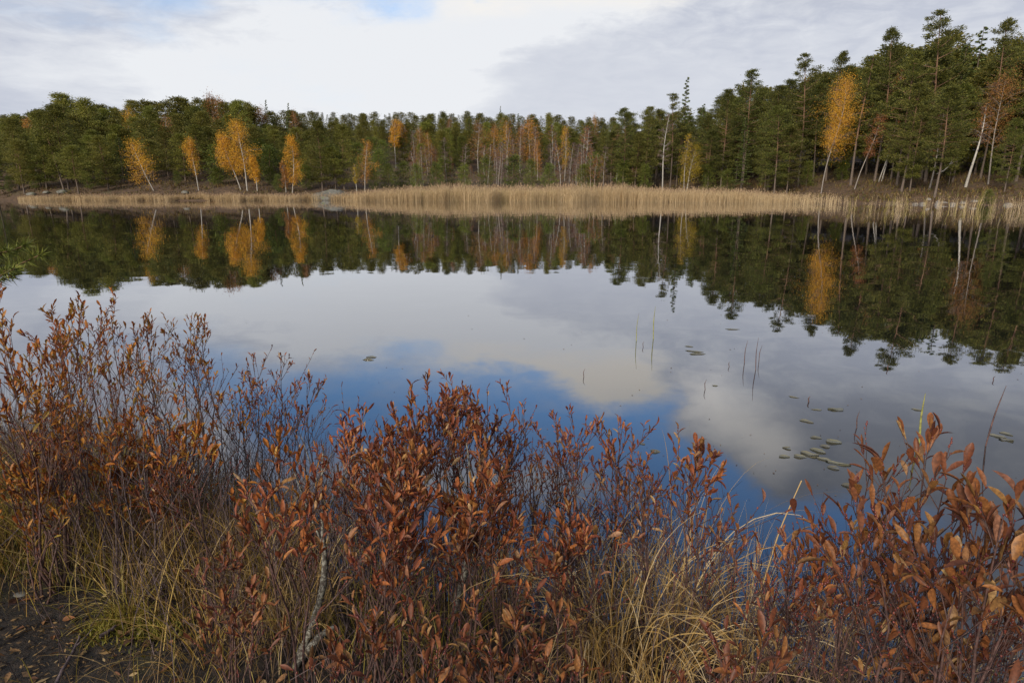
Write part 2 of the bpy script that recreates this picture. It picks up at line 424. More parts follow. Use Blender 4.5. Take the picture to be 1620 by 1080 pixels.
# still, peaty lake water
m, t, o = mat_new('lake_water')
g = t.nodes.new('ShaderNodeNewGeometry')
mp = t.nodes.new('ShaderNodeMapping'); mp.inputs['Scale'].default_value = (1.0, 2.0, 1.0); t.links.new(g.outputs['Position'], mp.inputs[0])
w1 = noise(t, mp.outputs[0], 1.1, 4.0, 0.55, 0.3)
w2 = noise(t, mp.outputs[0], 0.05, 3.0, 0.6)
sb = t.nodes.new('ShaderNodeVectorMath'); sb.operation = 'SUBTRACT'; t.links.new(w1.outputs['Color'], sb.inputs[0]); sb.inputs[1].default_value = (.5, .5, .5)
am = E(t, w2.outputs[0]).ss(0.42, 0.7) * 0.016 + 0.009
sl = t.nodes.new('ShaderNodeVectorMath'); sl.operation = 'SCALE'; t.links.new(sb.outputs[0], sl.inputs[0]); t.links.new(am.k, sl.inputs['Scale'])
ml = t.nodes.new('ShaderNodeVectorMath'); ml.operation = 'MULTIPLY_ADD'; t.links.new(sl.outputs[0], ml.inputs[0]); ml.inputs[1].default_value = (1, 1, 0); ml.inputs[2].default_value = (0, 0, 1)
nm = t.nodes.new('ShaderNodeVectorMath'); nm.operation = 'NORMALIZE'; t.links.new(ml.outputs[0], nm.inputs[0])
fr = t.nodes.new('ShaderNodeFresnel'); fr.inputs[0].default_value = 1.33; t.links.new(nm.outputs[0], fr.inputs['Normal'])
fac = E(t, fr.outputs[0]).pow(0.52)
df = t.nodes.new('ShaderNodeBsdfDiffuse'); df.inputs[0].default_value = (.006, .0075, .0085, 1)
gl = t.nodes.new('ShaderNodeBsdfGlossy'); gl.inputs['Roughness'].default_value = 0.015; t.links.new(nm.outputs[0], gl.inputs['Normal'])
gl.inputs[0].default_value = (.96, .97, 1.0, 1)
mx = t.nodes.new('ShaderNodeMixShader'); t.links.new(fac.k, mx.inputs[0]); t.links.new(df.outputs[0], mx.inputs[1]); t.links.new(gl.outputs[0], mx.inputs[2])
t.links.new(mx.outputs[0], o.inputs[0]); M['water'] = m

# ------------------------------------------------------------------ terrain: one sheet, near bank + lake bed + wooded far shore
D_PX = [-900, -400, 0, 60, 300, 480, 560, 650, 800, 960, 1080, 1200, 1350, 1450, 1620, 1900, 2400]
D_Y = [60, 90, 100, 97, 95, 97, 98, 104, 108, 106, 98, 90, 77, 71, 66, 58, 35]
S_X = [-60, -12, -5, -2.6, -1.7, -0.9, -0.2, 0.6, 1.2, 2.0, 4, 10, 60]
S_Y = [10, 5.5, 4.0, 3.25, 2.75, 2.35, 2.1, 1.95, 1.75, 1.65, 1.9, 3.5, 8]
SL_PX = [-300, 100, 450, 650, 900, 1100, 1300, 1500, 1800]
SL_V = [.10, .115, .115, .105, .105, .11, .115, .12, .125]
def shore(px): return np.interp(px, D_PX, D_Y)
def ground(x, y):
    x = np.asarray(x, float); y = np.asarray(y, float)
    px = 810 + x / np.maximum(y, 20.0) * 1.03 * F
    tt = y - shore(px) + 2.2 * fbm(x / 9.0, y / 9.0, 3, 5)
    sl = np.interp(px, SL_PX, SL_V)
    tp = np.clip(tt, 0, None)
    rise = 0.45 * (1 - np.exp(-tp / 1.2)) + sl * 75 * (1 - np.exp(-tp / 75.0)) * 1.75
    rise = rise + .14 * np.clip(tp - 45, 0, 60)
    far = np.where(tt > 0, rise + np.minimum(tp, 6) / 6 * (0.9 * fbm(x / 5.0, y / 5.0, 4, 9)), -np.minimum(-tt * 0.12, 1.6))
    sn = np.interp(x, S_X, S_Y) + 0.35 * fbm(x * 1.3, y * 1.3, 3, 21)
    d = sn - y
    up = 0.11 * (1 - np.exp(-np.clip(d, 0, None) / 0.35)) + 0.03 * np.clip(d - 1.5, 0, 8)
    near = np.where(d > 0, up + 0.09 * fbm(x * 3.2, y * 3.2, 5, 33) * np.clip(d * 3, 0, 1), np.maximum(d * 0.16, -1.6))
    return np.where(y < 18, near, np.where(y > 25, far, -1.6))
def gz(x, y): return float(ground(np.array([x]), np.array([y]))[0])

def grow(a, b, s0, k):
    r = [a]; s = s0
    while r[-1] < b: r.append(r[-1] + s); s *= k
    return r
gx = np.concatenate([np.arange(-3.6, 3.61, .05), grow(3.7, 16, .12, 1.2), np.arange(18, 110, 2.2), grow(113, 3000, 5, 1.35)])
gx = np.unique(np.concatenate([gx, -gx]))
gy = np.concatenate([-np.array(grow(0.0, 400, .3, 1.3))[::-1], np.arange(0.1, 5.0, .045), grow(5.1, 24, .3, 1.3), grow(30, 58, 4, 1.0), np.arange(60, 215, 2.0), grow(220, 4000, 8, 1.4)])
gy = np.unique(gy)
GX, GY = np.meshgrid(gx, gy)
GZ = ground(GX, GY)
nX, nY = len(gx), len(gy)
idx = np.arange(nX * nY).reshape(nY, nX)
fq = np.stack([idx[:-1, :-1], idx[:-1, 1:], idx[1:, 1:], idx[1:, :-1]], -1).reshape(-1, 4)
cy = ((GY[:-1, :-1] + GY[1:, 1:]) / 2).ravel()
mb_ = MB(); mb_.add(np.stack([GX, GY, GZ], -1).reshape(-1, 3), fq[cy >= 18], 0)
mb_.f.append((fq[cy < 18], 1))
tag(mb_.build('terrain', [M['floor'], M['peat']], smooth=True), 'peaty near bank, lake bed and brown wooded far slopes', None, None, 'structure')
for o_ in [bpy.data.objects['terrain']]: o_['category'] = 'ground'
wx = 3000.0
wb = MB(); wb.add([(-wx, -0.5, 0), (wx, -0.5, 0), (wx, 400, 0), (-wx, 400, 0)], [[0, 1, 2, 3]])
tag(wb.build('lake_water', M['water']), 'calm dark lake reflecting clouds and the wooded shore', 'water', None, 'structure')

# ================================================================== FAR SHORE
def rock_mesh(name, seed, mat, sx=1, sy=1, sz=1, sub=3, amp=.35):
    import bmesh
    bm = bmesh.new(); bmesh.ops.create_icosphere(bm, subdivisions=sub, radius=1.0)
    V = np.array([v.co[:] for v in bm.verts]); r = np.random.default_rng(seed)
    k = 1 + amp * (fbm(V[:, 0] * 1.5 + seed * 3.1, V[:, 1] * 1.5 + V[:, 2] * 1.9, 4, seed) * 2)
    V = V * k[:, None] * np.array([sx, sy, sz])
    V[:, 2] = np.where(V[:, 2] < -0.4 * sz, -0.4 * sz, V[:, 2])
    for v, q in zip(bm.verts, V): v.co = q
    me = bpy.data.meshes.new(name); bm.to_mesh(me); bm.free()
    me.materials.append(mat)
    me.polygons.foreach_set('use_smooth', np.ones(len(me.polygons), bool))
    return me
o = link('granite_outcrop', rock_mesh('granite_outcrop', 4, M['granite'], 3.5, 2.8, 1.6, 4, .3))
Yr = 98.0; o.location = (X_of(523, Yr), Yr + .8, -0.1)
tag(o, 'smooth rounded granite outcrop at the water edge where the reed bed begins', 'rock')
STONES = [(1452, 71.3, .55, 'low pale stone leftmost of the shore stones under the right pines', .28),
          (1463, 70.9, .62, 'pale flat-topped stone second in the row of shore stones', .36),
          (1472, 71.0, .45, 'grey squat stone in the middle of the right shore stones', .34),
          (1487, 70.2, .40, 'bright tall stone standing highest among the right shore stones', .62),
          (1497, 70.0, .75, 'long flat grey slab lying along the right shore', .22),
          (1511, 69.6, .5, 'dark grey stone right of the long flat shore slab', .35),
          (1527, 69.3, .55, 'pale stone at the water below the thick pale birch trunk', .5),
          (1545, 68.4, .6, 'brownish stone between the birch trunk and the green shore bush', .3),
          (1600, 67.2, .7, 'mossy stone near the right end of the shore', .35)]
for i, (px, Y, r, lab, hz) in enumerate(STONES):
    o = link('shore_stone', rock_mesh('shore_stone', 40 + i, M['pale_stone'], r * .6, r * .5, hz * .6, 3))
    Y = Y - 1.2 + 1.6 * ((i * 7) % 5) / 4; o.location = (X_of(px, Y), Y, max(0.0, gz(X_of(px, Y), Y)) + hz * .12)
    tag(o, lab, 'stone', 'stones along the right shore')
for i, (px, Y, r, lab) in enumerate([(48, 99, .8, 'grey boulder on the stony left point'), (72, 99.5, .6, 'small pale boulder right of the left point boulder'), (98, 99, .9, 'wide flat boulder below two leaning pine trunks on the left shore'), (292, 97.5, .7, 'low grey boulder on the shore by the slim orange birch')]):
    o = link('boulder', rock_mesh('boulder', 60 + i, M['granite'], r * .9, r * .7, r * .45, 3))
    o.location = (X_of(px, Y), Y, gz(X_of(px, Y), Y) + .15)
    tag(o, lab, 'rock', 'boulders on the left shore')

# ------------------------------------------------------------------ reed bed (uncountable) and the loose reeds at its thin end
RF_PX = [-40, 30, 300, 480, 600, 700, 850, 1000, 1120, 1220, 1300, 1345]
RF_Y = [100, 95, 94, 95, 92, 90, 89, 87, 83, 77, 71, 64]
RH = [(30, 0.7), (200, 1.0), (470, 1.05), (540, 1.0), (600, 1.7), (660, 2.15), (800, 2.15), (960, 2.05), (1100, 1.7), (1250, 1.3), (1345, 1.1)]
def reeds(rng, X, Y, H, wid, plume=True):
    n = len(X); B = np.stack([X, Y, np.full(n, -0.05)], -1)
    az = rng.normal(0.3, 1.0, n)
    mbx = MB()
    v, f = blades(B, az, H, np.abs(rng.normal(0.02, .08, n)), np.abs(rng.normal(.15, .2, n)), wid, 4, rng)
    mbx.add(v, f, 0)
    for k in range(2):                                     # drooping side leaves
        u = rng.uniform(.2, .75, n)
        Bl = B + np.stack([np.zeros(n), np.zeros(n), u * H], -1)
        a2 = rng.uniform(0, 2 * pi, n)
        v, f = blades(Bl, a2, H * rng.uniform(.16, .30, n), rng.uniform(.15, .5, n), rng.uniform(.3, 1.3, n), wid * 1.0, 3, rng)
        mbx.add(v, f, 0)
    if plume:
        D = unit(np.stack([np.cos(az) * .25, np.sin(az) * .25, np.ones(n)], -1))
        S = unit(np.stack([rng.normal(0, 1, n), rng.normal(0, 1, n), np.zeros(n)], -1))
        tip = v.reshape(n, -1, 3)[:, 0] * 0 + B + np.stack([np.cos(az) * H * .06, np.sin(az) * H * .06, H * .93], -1)
        keep = rng.random(n) < .55
        vv, ff = diamonds(tip[keep], D[keep], S[keep], H[keep] * .13, wid[keep] * 2.6, .4)
        mbx.add(vv, ff, 1)
    return mbx
rng = np.random.default_rng(11)
n = 60000
px = rng.uniform(25, 1350, n); dep = rng.random(n) ** 1.5
front = np.interp(px, RF_PX, RF_Y) + 7.0 * fbm(px / 38.0, px * 0, 4, 3)
back = np.minimum(np.maximum(shore(px) + .8, front + 1.5), front + 24)
Y = front + dep * (back - front)
thin = np.clip((1350 - px) / 260, .0, 1) ** 1.2 * np.clip(.75 + 1.3 * fbm(px / 9.0, Y / 3.0, 3, 14), .1, 1)
gate = np.where((px > 485) & (px < 560), .5, 1)
keep = (rng.random(n) < thin * gate) & (rng.random(n) < np.where(px < 480, .55, 1.0))
px, Y, dep = px[keep], Y[keep], dep[keep]; n = len(px)
H = np.interp(px, [a for a, _ in RH], [b for _, b in RH]) * rng.normal(.88, .15, n) * (1 + .6 * fbm(px / 26.0, Y / 5.0, 4, 8))
H = np.clip(H, .4, 2.9)
rb = reeds(rng, X_of(px, Y), Y, H, rng.uniform(.014, .032, n))
tag(rb.build('reed_bed', [M['reed'], M['plume']]), 'wide straw-coloured reed bed along the far shore', 'reeds', None, 'stuff')
# greener inner patch
n = 2600
px = rng.uniform(620, 880, n); Y = np.interp(px, RF_PX, RF_Y) + rng.uniform(4.5, 12, n)
gb = reeds(rng, X_of(px, Y), Y, rng.normal(1.5, .15, n), rng.uniform(.025, .04, n), False)
tag(gb.build('green_reeds', [M['reed_green'], M['plume']]), 'olive-green sedges growing through the middle of the reed bed', 'reeds', None, 'stuff')
# loose reeds standing in open water at the right end, each a thing
reed_var = []
for i in range(8):
    r = np.random.default_rng(300 + i); k = r.integers(3, 7)
    rb_ = reeds(r, r.normal(0, .12, k), r.normal(0, .12, k), r.uniform(.7, 1.7, k), r.uniform(.010, .018, k))
    reed_var.append(rb_.mesh('reed_stalk', [M['reed'] if i % 4 else M['reed_green'], M['plume']]))
rng = np.random.default_rng(21)
for i in range(95):
    px = 1340 + 330 * rng.random() ** .9
    far_ = np.interp(px, [1330, 1450, 1560, 1660], [64, 64, 58, 54]); near_ = np.interp(px, [1330, 1360, 1450, 1560, 1660], [50, 42, 50, 44, 43])
    Y = rng.uniform(near_, far_)
    o = link('reed_stalk', reed_var[rng.integers(8)])
    o.location = (X_of(px, Y), Y, 0); o.rotation_euler = (rng.normal(0, .08), rng.normal(.03, .11), rng.uniform(0, 6.28)); s = rng.uniform(.65, 1.15); o.scale = (s, s, s)
    where = 'beside the reed bed' if px < 1400 else ('before the pale shore stones' if px < 1520 else 'under the right-edge pines')
    far_w = 'close to the bank' if Y > 56 else 'out in open water'
    tag(o, 'thin dry reed stalk ' + far_w + ' ' + where, 'reed', 'loose reeds at the right end of the shore')

# ------------------------------------------------------------------ trees
def limb(p0, az, pitch, L, up, K=4, rng=None):
    t = np.linspace(0, 1, K)[:, None]
    d = np.array([cos(az) * cos(pitch), sin(az) * cos(pitch), sin(pitch)])
    P = p0 + d * L * t + np.array([0, 0, 1.0]) * up * L * t ** 2
    if rng is not None: P = P + rng.normal(0, .02 * L, (K, 3)) * t
    return P
def trunk_line(rng, H, sway=.02, lean=0.0, K=9):
    t = np.linspace(0, 1, K)
    a = rng.uniform(0, 6.28, 2)
    x = H * (sway * np.sin(t * 4.2 + a[0]) * t + lean * t); y = H * sway * np.sin(t * 3.6 + a[1]) * t
    return np.stack([x - x[0], y - y[0], t * H], -1)
def along(P, u):
    k = u * (len(P) - 1); i = min(int(k), len(P) - 2); return P[i] + (P[i + 1] - P[i]) * (k - i)

def pine(seed, H=14.0, cs=.4, R=2.4, nb=34, tuft=7, nn=26, size=.30, flat=.45, conical=.0, open_=.0, lean=0., mat='needles', r0=.16, pad=2.0):
    rng = np.random.default_rng(seed)
    T = trunk_line(rng, H, .022, lean)
    tb = MB(); rr = np.linspace(r0, .03, len(T)); rr[0] *= 1.25
    tb.add(*tubes(T[None], rr[None], 7))
    cr = MB(); Bs, Ds = [], []
    LP, LR = [], []
    for i in range(nb):
        q = (i + rng.uniform(0, 1)) / nb
        z = cs + (1 - cs) * q ** .9
        p0 = along(T, min(z, .995))
        prof = ((1 - q) ** .75 * (.5 + .5 * min(1, q * 5))) * conical + (1 - conical) * (.30 + .70 * min(1, q * 3.5)) * (1 - q ** 2.6) + .10
        L = R * prof * rng.uniform(.6, 1.2)
        if rng.random() < open_: continue
        az = i * 2.4 + rng.normal(0, .4)
        pitch = -.12 + .75 * q ** 1.3 + rng.normal(0, .14)
        P = limb(p0, az, pitch, L, .12 + rng.uniform(0, .15), 4, rng)
        LP.append(P); LR.append(np.linspace(max(.014, .018 * L), .006, 4))
        for k in range(tuft):
            u = rng.uniform(.42, 1.02) if k else 1.0
            c0 = along(P, min(u, .999))
            off = rng.normal(0, 1, 3) * np.array([.26, .26, .07]) * (L / R * .75 + .35) * (1.1 - .25 * u) * 1.25
            c = c0 + off
            pr = size * rng.uniform(.75, 1.5) * pad
            m_ = int(nn * rng.uniform(.6, 1.2))
            o_ = rng.normal(0, .55, (m_, 3)) * np.array([pr, pr, pr * flat])
            Bs.append(c + o_)
            d = o_ * np.array([1, 1, .6]) + np.array([cos(az) * .2, sin(az) * .2, .16]) + rng.normal(0, .12, (m_, 3))
            Ds.append(d)
    # dead stubs on the bare bole
    for i in range(1 + int(7 * cs / .4)):
        z = rng.uniform(.5 * cs, cs); P = limb(along(T, z), rng.uniform(0, 6.28), rng.uniform(-.25, .3), rng.uniform(.3, 1.2), -.1, 4, rng)
        LP.append(P); LR.append(np.linspace(.02, .006, 4))
    tb.add(*tubes(np.array(LP), np.array(LR), 3))
    B = np.concatenate(Bs); D = unit(np.concatenate(Ds)); n = len(B)
    S = unit(np.cross(D, rng.normal(0, 1, (n, 3))))
    cr.add(*diamonds(B, D, S, size * rng.uniform(.7, 1.3, n), size * .34 * rng.uniform(.7, 1.3, n)))
    return tb.mesh('trunk', M['pine_bark']), cr.mesh('crown', M[mat]), H

def spruce(seed, H=14.0, R=1.9, nb=70, cs=.12, mat='spruce', size=.28):
    rng = np.random.default_rng(seed)
    T = trunk_line(rng, H, .006); tb = MB(); tb.add(*tubes(T[None], np.linspace(.15, .02, len(T))[None], 6))
    Bs, Ds, LP, LR = [], [], [], []
    for i in range(nb):
        q = (i + rng.random()) / nb
        z = cs + (1 - cs) * q; L = R * ((1 - q) ** .85 + .06) * rng.uniform(.7, 1.15)
        az = i * 2.4 + rng.normal(0, .3)
        P = limb(along(T, min(z, .995)), az, -.25 + .55 * q, L, .10, 4, rng); LP.append(P); LR.append(np.linspace(.02, .006, 4))
        m_ = int(22 + 60 * L / R)
        u = rng.uniform(.12, 1.05, m_)
        k = np.clip(u, 0, .999) * 3; ii = k.astype(int); c = P[ii] + (P[np.minimum(ii + 1, 3)] - P[ii]) * (k - ii)[:, None]
        side = np.array([-sin(az), cos(az), 0])
        lat = rng.normal(0, .28, m_) * L * .55 * (1.1 - u)
        Bs.append(c + side * lat[:, None] + rng.normal(0, .04, (m_, 3)))
        Ds.append(np.array([cos(az), sin(az), -.15]) + side * np.sign(lat)[:, None] * .7 + rng.normal(0, .25, (m_, 3)) + np.array([0, 0, -.25]))
    B = np.concatenate(Bs); D = unit(np.concatenate(Ds)); n = len(B)
    S = unit(np.cross(D, rng.normal(0, 1, (n, 3)) + np.array([0, 0, 1.5])))
    cr = MB(); cr.add(*diamonds(B, D, S, size * rng.uniform(.7, 1.3, n), size * .4 * rng.uniform(.7, 1.3, n)))
    tb.add(*tubes(np.array(LP), np.array(LR), 3))
    return tb.mesh('trunk', M['spruce_bark']), cr.mesh('crown', M[mat]), H

def birch(seed, H=10.0, cs=.3, R=1.7, nb=34, dens=70, mat='gold', lean=0., bark_='birch_bark', size=.17, r0=.10, sway=.03, narrow=1.0, twigs=14):
    rng = np.random.default_rng(seed)
    T = trunk_line(rng, H, sway, lean); tb = MB(); tb.add(*tubes(T[None], np.linspace(r0, .02, len(T))[None], 6))
    LP, LR, Bs, Tw, Td = [], [], [], [], []
    for i in range(nb):
        q = (i + rng.random()) / nb; z = cs + (1 - cs) * q
        L = R * narrow * (np.sin(pi * min(1, .22 + q * .80)) ** .8 + .1) * rng.uniform(.4, 1.3); az = i * 2.4 + rng.normal(0, .5)
        if rng.random() < .10: continue
        P = limb(along(T, min(z, .99)), az, .75 + rng.normal(0, .15), L, -.30, 4, rng); LP.append(P); LR.append(np.linspace(.022, .006, 4))
        for k in range(twigs):
            u = rng.uniform(.3, 1); c = along(P, min(u, .999))
            Tw.append(c); d = np.array([cos(az), sin(az), .2]) * .6 + rng.normal(0, .5, 3) + np.array([0, 0, -.55 + .5 * q]); Td.append(d)
        m_ = int(dens * 1.7 * rng.choice([.15, .6, 1.0, 1.5, 2.0])) if dens else 0
        if m_:
            m_ = int(m_ * 1.35); cl = rng.integers(3, 6); cen = np.array([along(P, rng.uniform(.35, 1)) for _ in range(cl)]) + rng.normal(0, .14, (cl, 3)) * R
            w = rng.integers(0, cl, m_)
            Bs.append(cen[w] + rng.normal(0, 1, (m_, 3)) * np.array([.20, .20, .26]) * R * .8 + np.array([0, 0, -.1]))
    tb.add(*tubes(np.array(LP), np.array(LR), 3))
    cr = MB(); Tw = np.array(Tw); Td = unit(np.array(Td)); n = len(Tw)
    S = unit(np.cross(Td, rng.normal(0, 1, (n, 3))))
    cr.add(*diamonds(Tw, Td, S, rng.uniform(.4, 1.0, n) * R * .42, np.full(n, .028 if dens else .034), .3), 1)
    if Bs:
        B = np.concatenate(Bs); n = len(B); D = unit(rng.normal(0, 1, (n, 3)) + np.array([0, 0, -.6])); S = unit(np.cross(D, rng.normal(0, 1, (n, 3))))
        cr.add(*diamonds(B, D, S, size * .85 * rng.uniform(.6, 1.4, n), size * .6 * rng.uniform(.6, 1.4, n)), 0)
    return tb.mesh('trunk', M[bark_]), cr.mesh('crown', [M[mat], M['bare']]), H

PV = [pine(100 + i, 14, cs, R, nb, 8, 26, .32, .5, .25) for i, (cs, R, nb) in enumerate([(.14, 3.1, 52), (.20, 3.0, 48), (.10, 3.3, 56), (.30, 3.3, 46), (.22, 2.8, 50)])]
PL = [pine(130 + i, 14, cs, R, nb, 8, 26, .30, .5) for i, (cs, R, nb) in enumerate([(.34, 3.0, 44), (.42, 2.8, 40), (.38, 3.2, 46)])]       # bare-boled
PT = [pine(150 + i, 14, cs, R, 52, 7, 24, .30, .6, .8) for i, (cs, R) in enumerate([(.10, 2.5), (.14, 2.3), (.08, 2.6)])]     # pointed, younger
PS = [pine(200 + i, 16, cs, R, nb, 9, 36, .23, .42, .2, op, 0, 'needles_near') for i, (cs, R, nb, op) in
      enumerate([(.28, 3.3, 60, .08), (.22, 3.7, 64, .06), (.36, 3.0, 54, .15), (.18, 3.4, 64, .03), (.14, 3.6, 70, .03), (.34, 2.9, 54, .2)])]
PO = [pine(230 + i, 16, cs, R, 56, 8, 32, .20, .40, cn, op, ln, 'needles_near', .15, 1.5) for i, (cs, R, cn, op, ln) in enumerate([(.22, 3.2, .35, .08, .0), (.28, 2.9, .5, .12, .01), (.24, 3.3, .2, .14, .015), (.32, 2.8, .6, .10, -.01)])]     # airy tops
SV = [spruce(250 + i, 14, R, nb) for i, (R, nb) in enumerate([(2.0, 80), (2.4, 90), (1.5, 64)])]
YP = [pine(270 + i, 5, .05, 1.5, 34, 6, 20, .20, .8, 1.0, 0, 0, 'young', .06) for i in range(3)]

def put(name, var, px, Y, H, label, cat='tree', group=None, rz=None, lean=(0, 0), wide=1.0, sink=.1, X=None):
    X = X_of(px, Y) if X is None else X
    z = gz(X, Y)
    rt = thing(name, (X, Y, z - sink), label, cat, group, 0)
    s = (H + sink) / var[2]
    rt.scale = (s * wide, s * wide, s)
    rt.rotation_euler = (lean[0], lean[1], (px * 1.37 + Y * 2.11) % 6.28 if rz is None else rz)
    link('trunk', var[0], rt); link('crown', var[1], rt); ALL.append((px, rt))
    return rt
ALL = []
KEEP = [(1250, 1350, 12, 150), (1505, 1552, 9, 160), (1515, 1605, 12, 120), (1340, 1405, 12, 120), (1020, 1070, 9, 150), (1058, 1120, 8, 230), (196, 275, 8, 200), (288, 338, 9, 200), (340, 430, 9, 200), (440, 490, 8, 200), (555, 600, 8, 200), (878, 908, 20, 200), (735, 868, 36, 190), (605, 660, 44, 190)]   # clear view of the birches
def h_for(px, ytop, Y):
    return CAM_Z + slope(ytop) * Y - gz(X_of(px, Y), Y)

SKY_X = [-200, 0, 60, 100, 120, 170, 210, 240, 300, 340, 400, 440, 500, 560, 620, 700, 800, 900, 960, 985, 1020, 1060, 1100, 1130, 1170, 1210, 1250, 1280, 1340, 1390, 1425, 1475, 1505, 1530, 1570, 1595, 1620, 1900]
SKY_V = [182, 186, 180, 172, 154, 166, 170, 162, 154, 154, 168, 174, 176, 180, 178, 182, 181, 184, 188, 178, 174, 158, 172, 150, 116, 138, 112, 96, 92, 54, 86, 34, 84, 70, 38, 62, 32, 20]
def skyl(px): return float(np.interp(px, SKY_X, SKY_V))

LAND = [(40, 'above the stony left point'), (150, 'left of the leaning amber birch'), (232, 'behind the leaning amber birch'), (312, 'around the slim orange birch'), (388, 'around the tall golden birch'),
        (468, 'by the bright yellow birch'), (525, 'behind the granite outcrop'), (590, 'by the russet birch'), (650, 'near the pale birches'), (730, 'left of the orange birch stand'),
        (810, 'among the orange birch stand'), (892, 'by the narrow yellow birch'), (960, 'just past the narrow yellow birch'), (1045, 'by the white bare birch'), (1100, 'by the round yellow birch'),
        (1180, 'right of the round yellow birch'), (1305, 'by the tall orange birch'), (1390, 'around the leaning white birches'), (1470, 'above the pale shore stones'), (1540, 'by the thick pale trunk'), (1640, 'at the right edge')]
def landmark(px): return min(LAND, key=lambda q: abs(q[0] - px))[1]

# --- trees that stand out, one by one
def key(name, var, px, ytop, t, label, dxtop=0, wide=1.0, rz=0.0, cat='tree'):
    Y = float(shore(px)) + t; H = h_for(px, ytop, Y)
    ly = math.atan2(dxtop / F * Y / 1.03, H)
    return put(name, var, px, Y, H, label, cat, None, rz, (0, ly), wide)
BG = lambda s, **k: birch(s, **k)
key('birch_tree', BG(401, H=10, cs=.22, R=3.4, mat='amber', dens=62, size=.2), 243, 224, 4, 'amber birch leaning left over the reeds on the left shore', -28)
key('birch_tree', BG(402, H=10, cs=.30, R=1.8, mat='amber', dens=60), 314, 218, 5, 'slim orange birch with a narrow flame-shaped crown', -5)
key('birch_tree', BG(403, H=12, cs=.28, R=3.0, mat='gold', dens=85, r0=.14), 391, 196, 4, 'tall golden birch with a straight white trunk on the left shore', -4)
key('birch_tree', BG(404, H=9, cs=.35, R=2.4, mat='gold', dens=70), 381, 214, 5, 'golden birch leaning left out of the tall golden birch', -22)
key('birch_tree', BG(405, H=6, cs=.3, R=1.2, mat='gold', dens=50), 407, 248, 4, 'small yellow birch at the right foot of the tall golden birch', -2)
key('birch_tree', BG(406, H=10, cs=.20, R=1.9, mat='gold', dens=75), 462, 218, 3.5, 'bright yellow birch left of the granite outcrop', 9)
key('birch_tree', BG(407, H=7, cs=.2, R=1.0, mat='rust', dens=30), 452, 255, 3.5, 'sparse brownish birch sapling left of the bright yellow birch')
key('birch_tree', BG(408, H=9, cs=.3, R=1.9, mat='orange', dens=38), 577, 226, 5, 'russet pointed birch rising right of the granite outcrop', 6)
key('birch_tree', BG(409, H=6, cs=.35, R=.8, mat='lemon', dens=20), 564, 260, 3, 'thin yellowish birch sapling at the right end of the outcrop')
key('birch_tree', BG(410, H=10, cs=.45, R=1.6, mat='gold', dens=45), 628, 192, 40, 'pale yellow birch with bare white bole high on the central slope')
key('birch_tree', BG(411, H=10, cs=.5, R=1.5, mat='gold', dens=40), 640, 196, 42, 'second pale yellow birch right beside the first on the central slope')
for i, (px, yt, t, w, mm, lab) in enumerate([(665, 205, 36, 1., 'rust', 'russet birch left of the pink-brown bare birches on the slope'), (680, 212, 34, .8, 'orange', 'small orange birch halfway up the central slope'),
        (757, 194, 32, 1.1, 'rust', 'russet birch at the left end of the orange stand'), (783, 200, 34, .9, 'orange', 'low orange birch second from left in the orange stand'), (803, 193, 30, 1.1, 'orange', 'broad orange birch in the middle of the orange stand'),
        (822, 200, 29, 1., 'rust', 'rounded russet birch right of the broad one in the stand'), (838, 192, 31, 1.2, 'orange', 'tallest orange birch at the right side of the orange stand'), (850, 226, 18, .9, 'orange', 'lower orange birch in front of the orange stand'),
        (893, 204, 16, .6, 'gold', 'narrow bright yellow birch right of the orange stand'), (938, 184, 50, .6, 'orange', 'small orange birch on the ridge above the reeds'), (950, 248, 10, .7, 'gold', 'little yellow birch low at the forest edge right of centre'),
        (714, 190, 55, .6, 'rust', 'rusty slender birch near the ridge top in the centre'), (690, 236, 14, .8, 'rust', 'rusty bush-like birch low in front of the central slope'), (715, 248, 8, .6, 'rust', 'dark russet sapling behind the reed bed'),
        (62, 192, 24, 1., 'orange', 'small orange birch high among the left-end pines'), (100, 196, 22, 1.2, 'rust', 'dull orange birch between pines at the left end'), (216, 172, 34, .7, 'gold', 'yellow birch top on the left ridge'),
        (272, 186, 26, 1.0, 'rust', 'brown-orange birch half hidden in the left ridge pines'), (350, 150, 48, .9, 'rust', 'rusty birch breaking the skyline on the left hill'), (362, 156, 46, .9, 'rust', 'pale rusty birch just right of the skyline birch'),
        (394, 178, 40, .7, 'orange', 'orange birch on the ridge behind the tall golden birch'), (425, 172, 44, .7, 'rust', 'dull rusty birch on the ridge right of the golden birch'), (475, 178, 40, .7, 'rust', 'rust-tinted birch on the ridge above the outcrop'),
        (975, 205, 14, .9, 'rust', 'rusty crown among pines left of the white bare birch'), (1000, 262, 5, .7, 'rust', 'brown shrubby birch at the forest edge left of the white bare birch')]):
    v = BG(430 + i, H=10, cs=.22, R=2.3, mat=mm, dens=(34 if mm != 'rust' else 28), size=.17, twigs=14)
    key('birch_tree', v, px, yt, t, lab, 0, w)
key('birch_tree', BG(470, H=11, cs=.35, R=1.5, mat='rust', dens=0, twigs=22, r0=.12), 1048, 182, 3, 'white-trunked bare birch standing straight behind the reed bed', 1)
key('birch_tree', BG(471, H=6, cs=.25, R=2.3, mat='lemon', dens=150, size=.10), 1086, 236, 4, 'round yellow-green birch at the reeds with a low full crown', 10)
key('birch_tree', BG(472, H=9, cs=.5, R=1.2, mat='lemon', dens=12, bark_='grey_bark'), 1082, 214, 3, 'thin grey birch nearly leafless left of the round yellow birch')
key('birch_tree', BG(473, H=14, cs=.36, R=3.1, mat='amber', dens=190, nb=46, size=.105, sway=.06, bark_='grey_bark'), 1300, 128, 3.5, 'tall orange birch glowing among the right-hand pines', 14, .85)
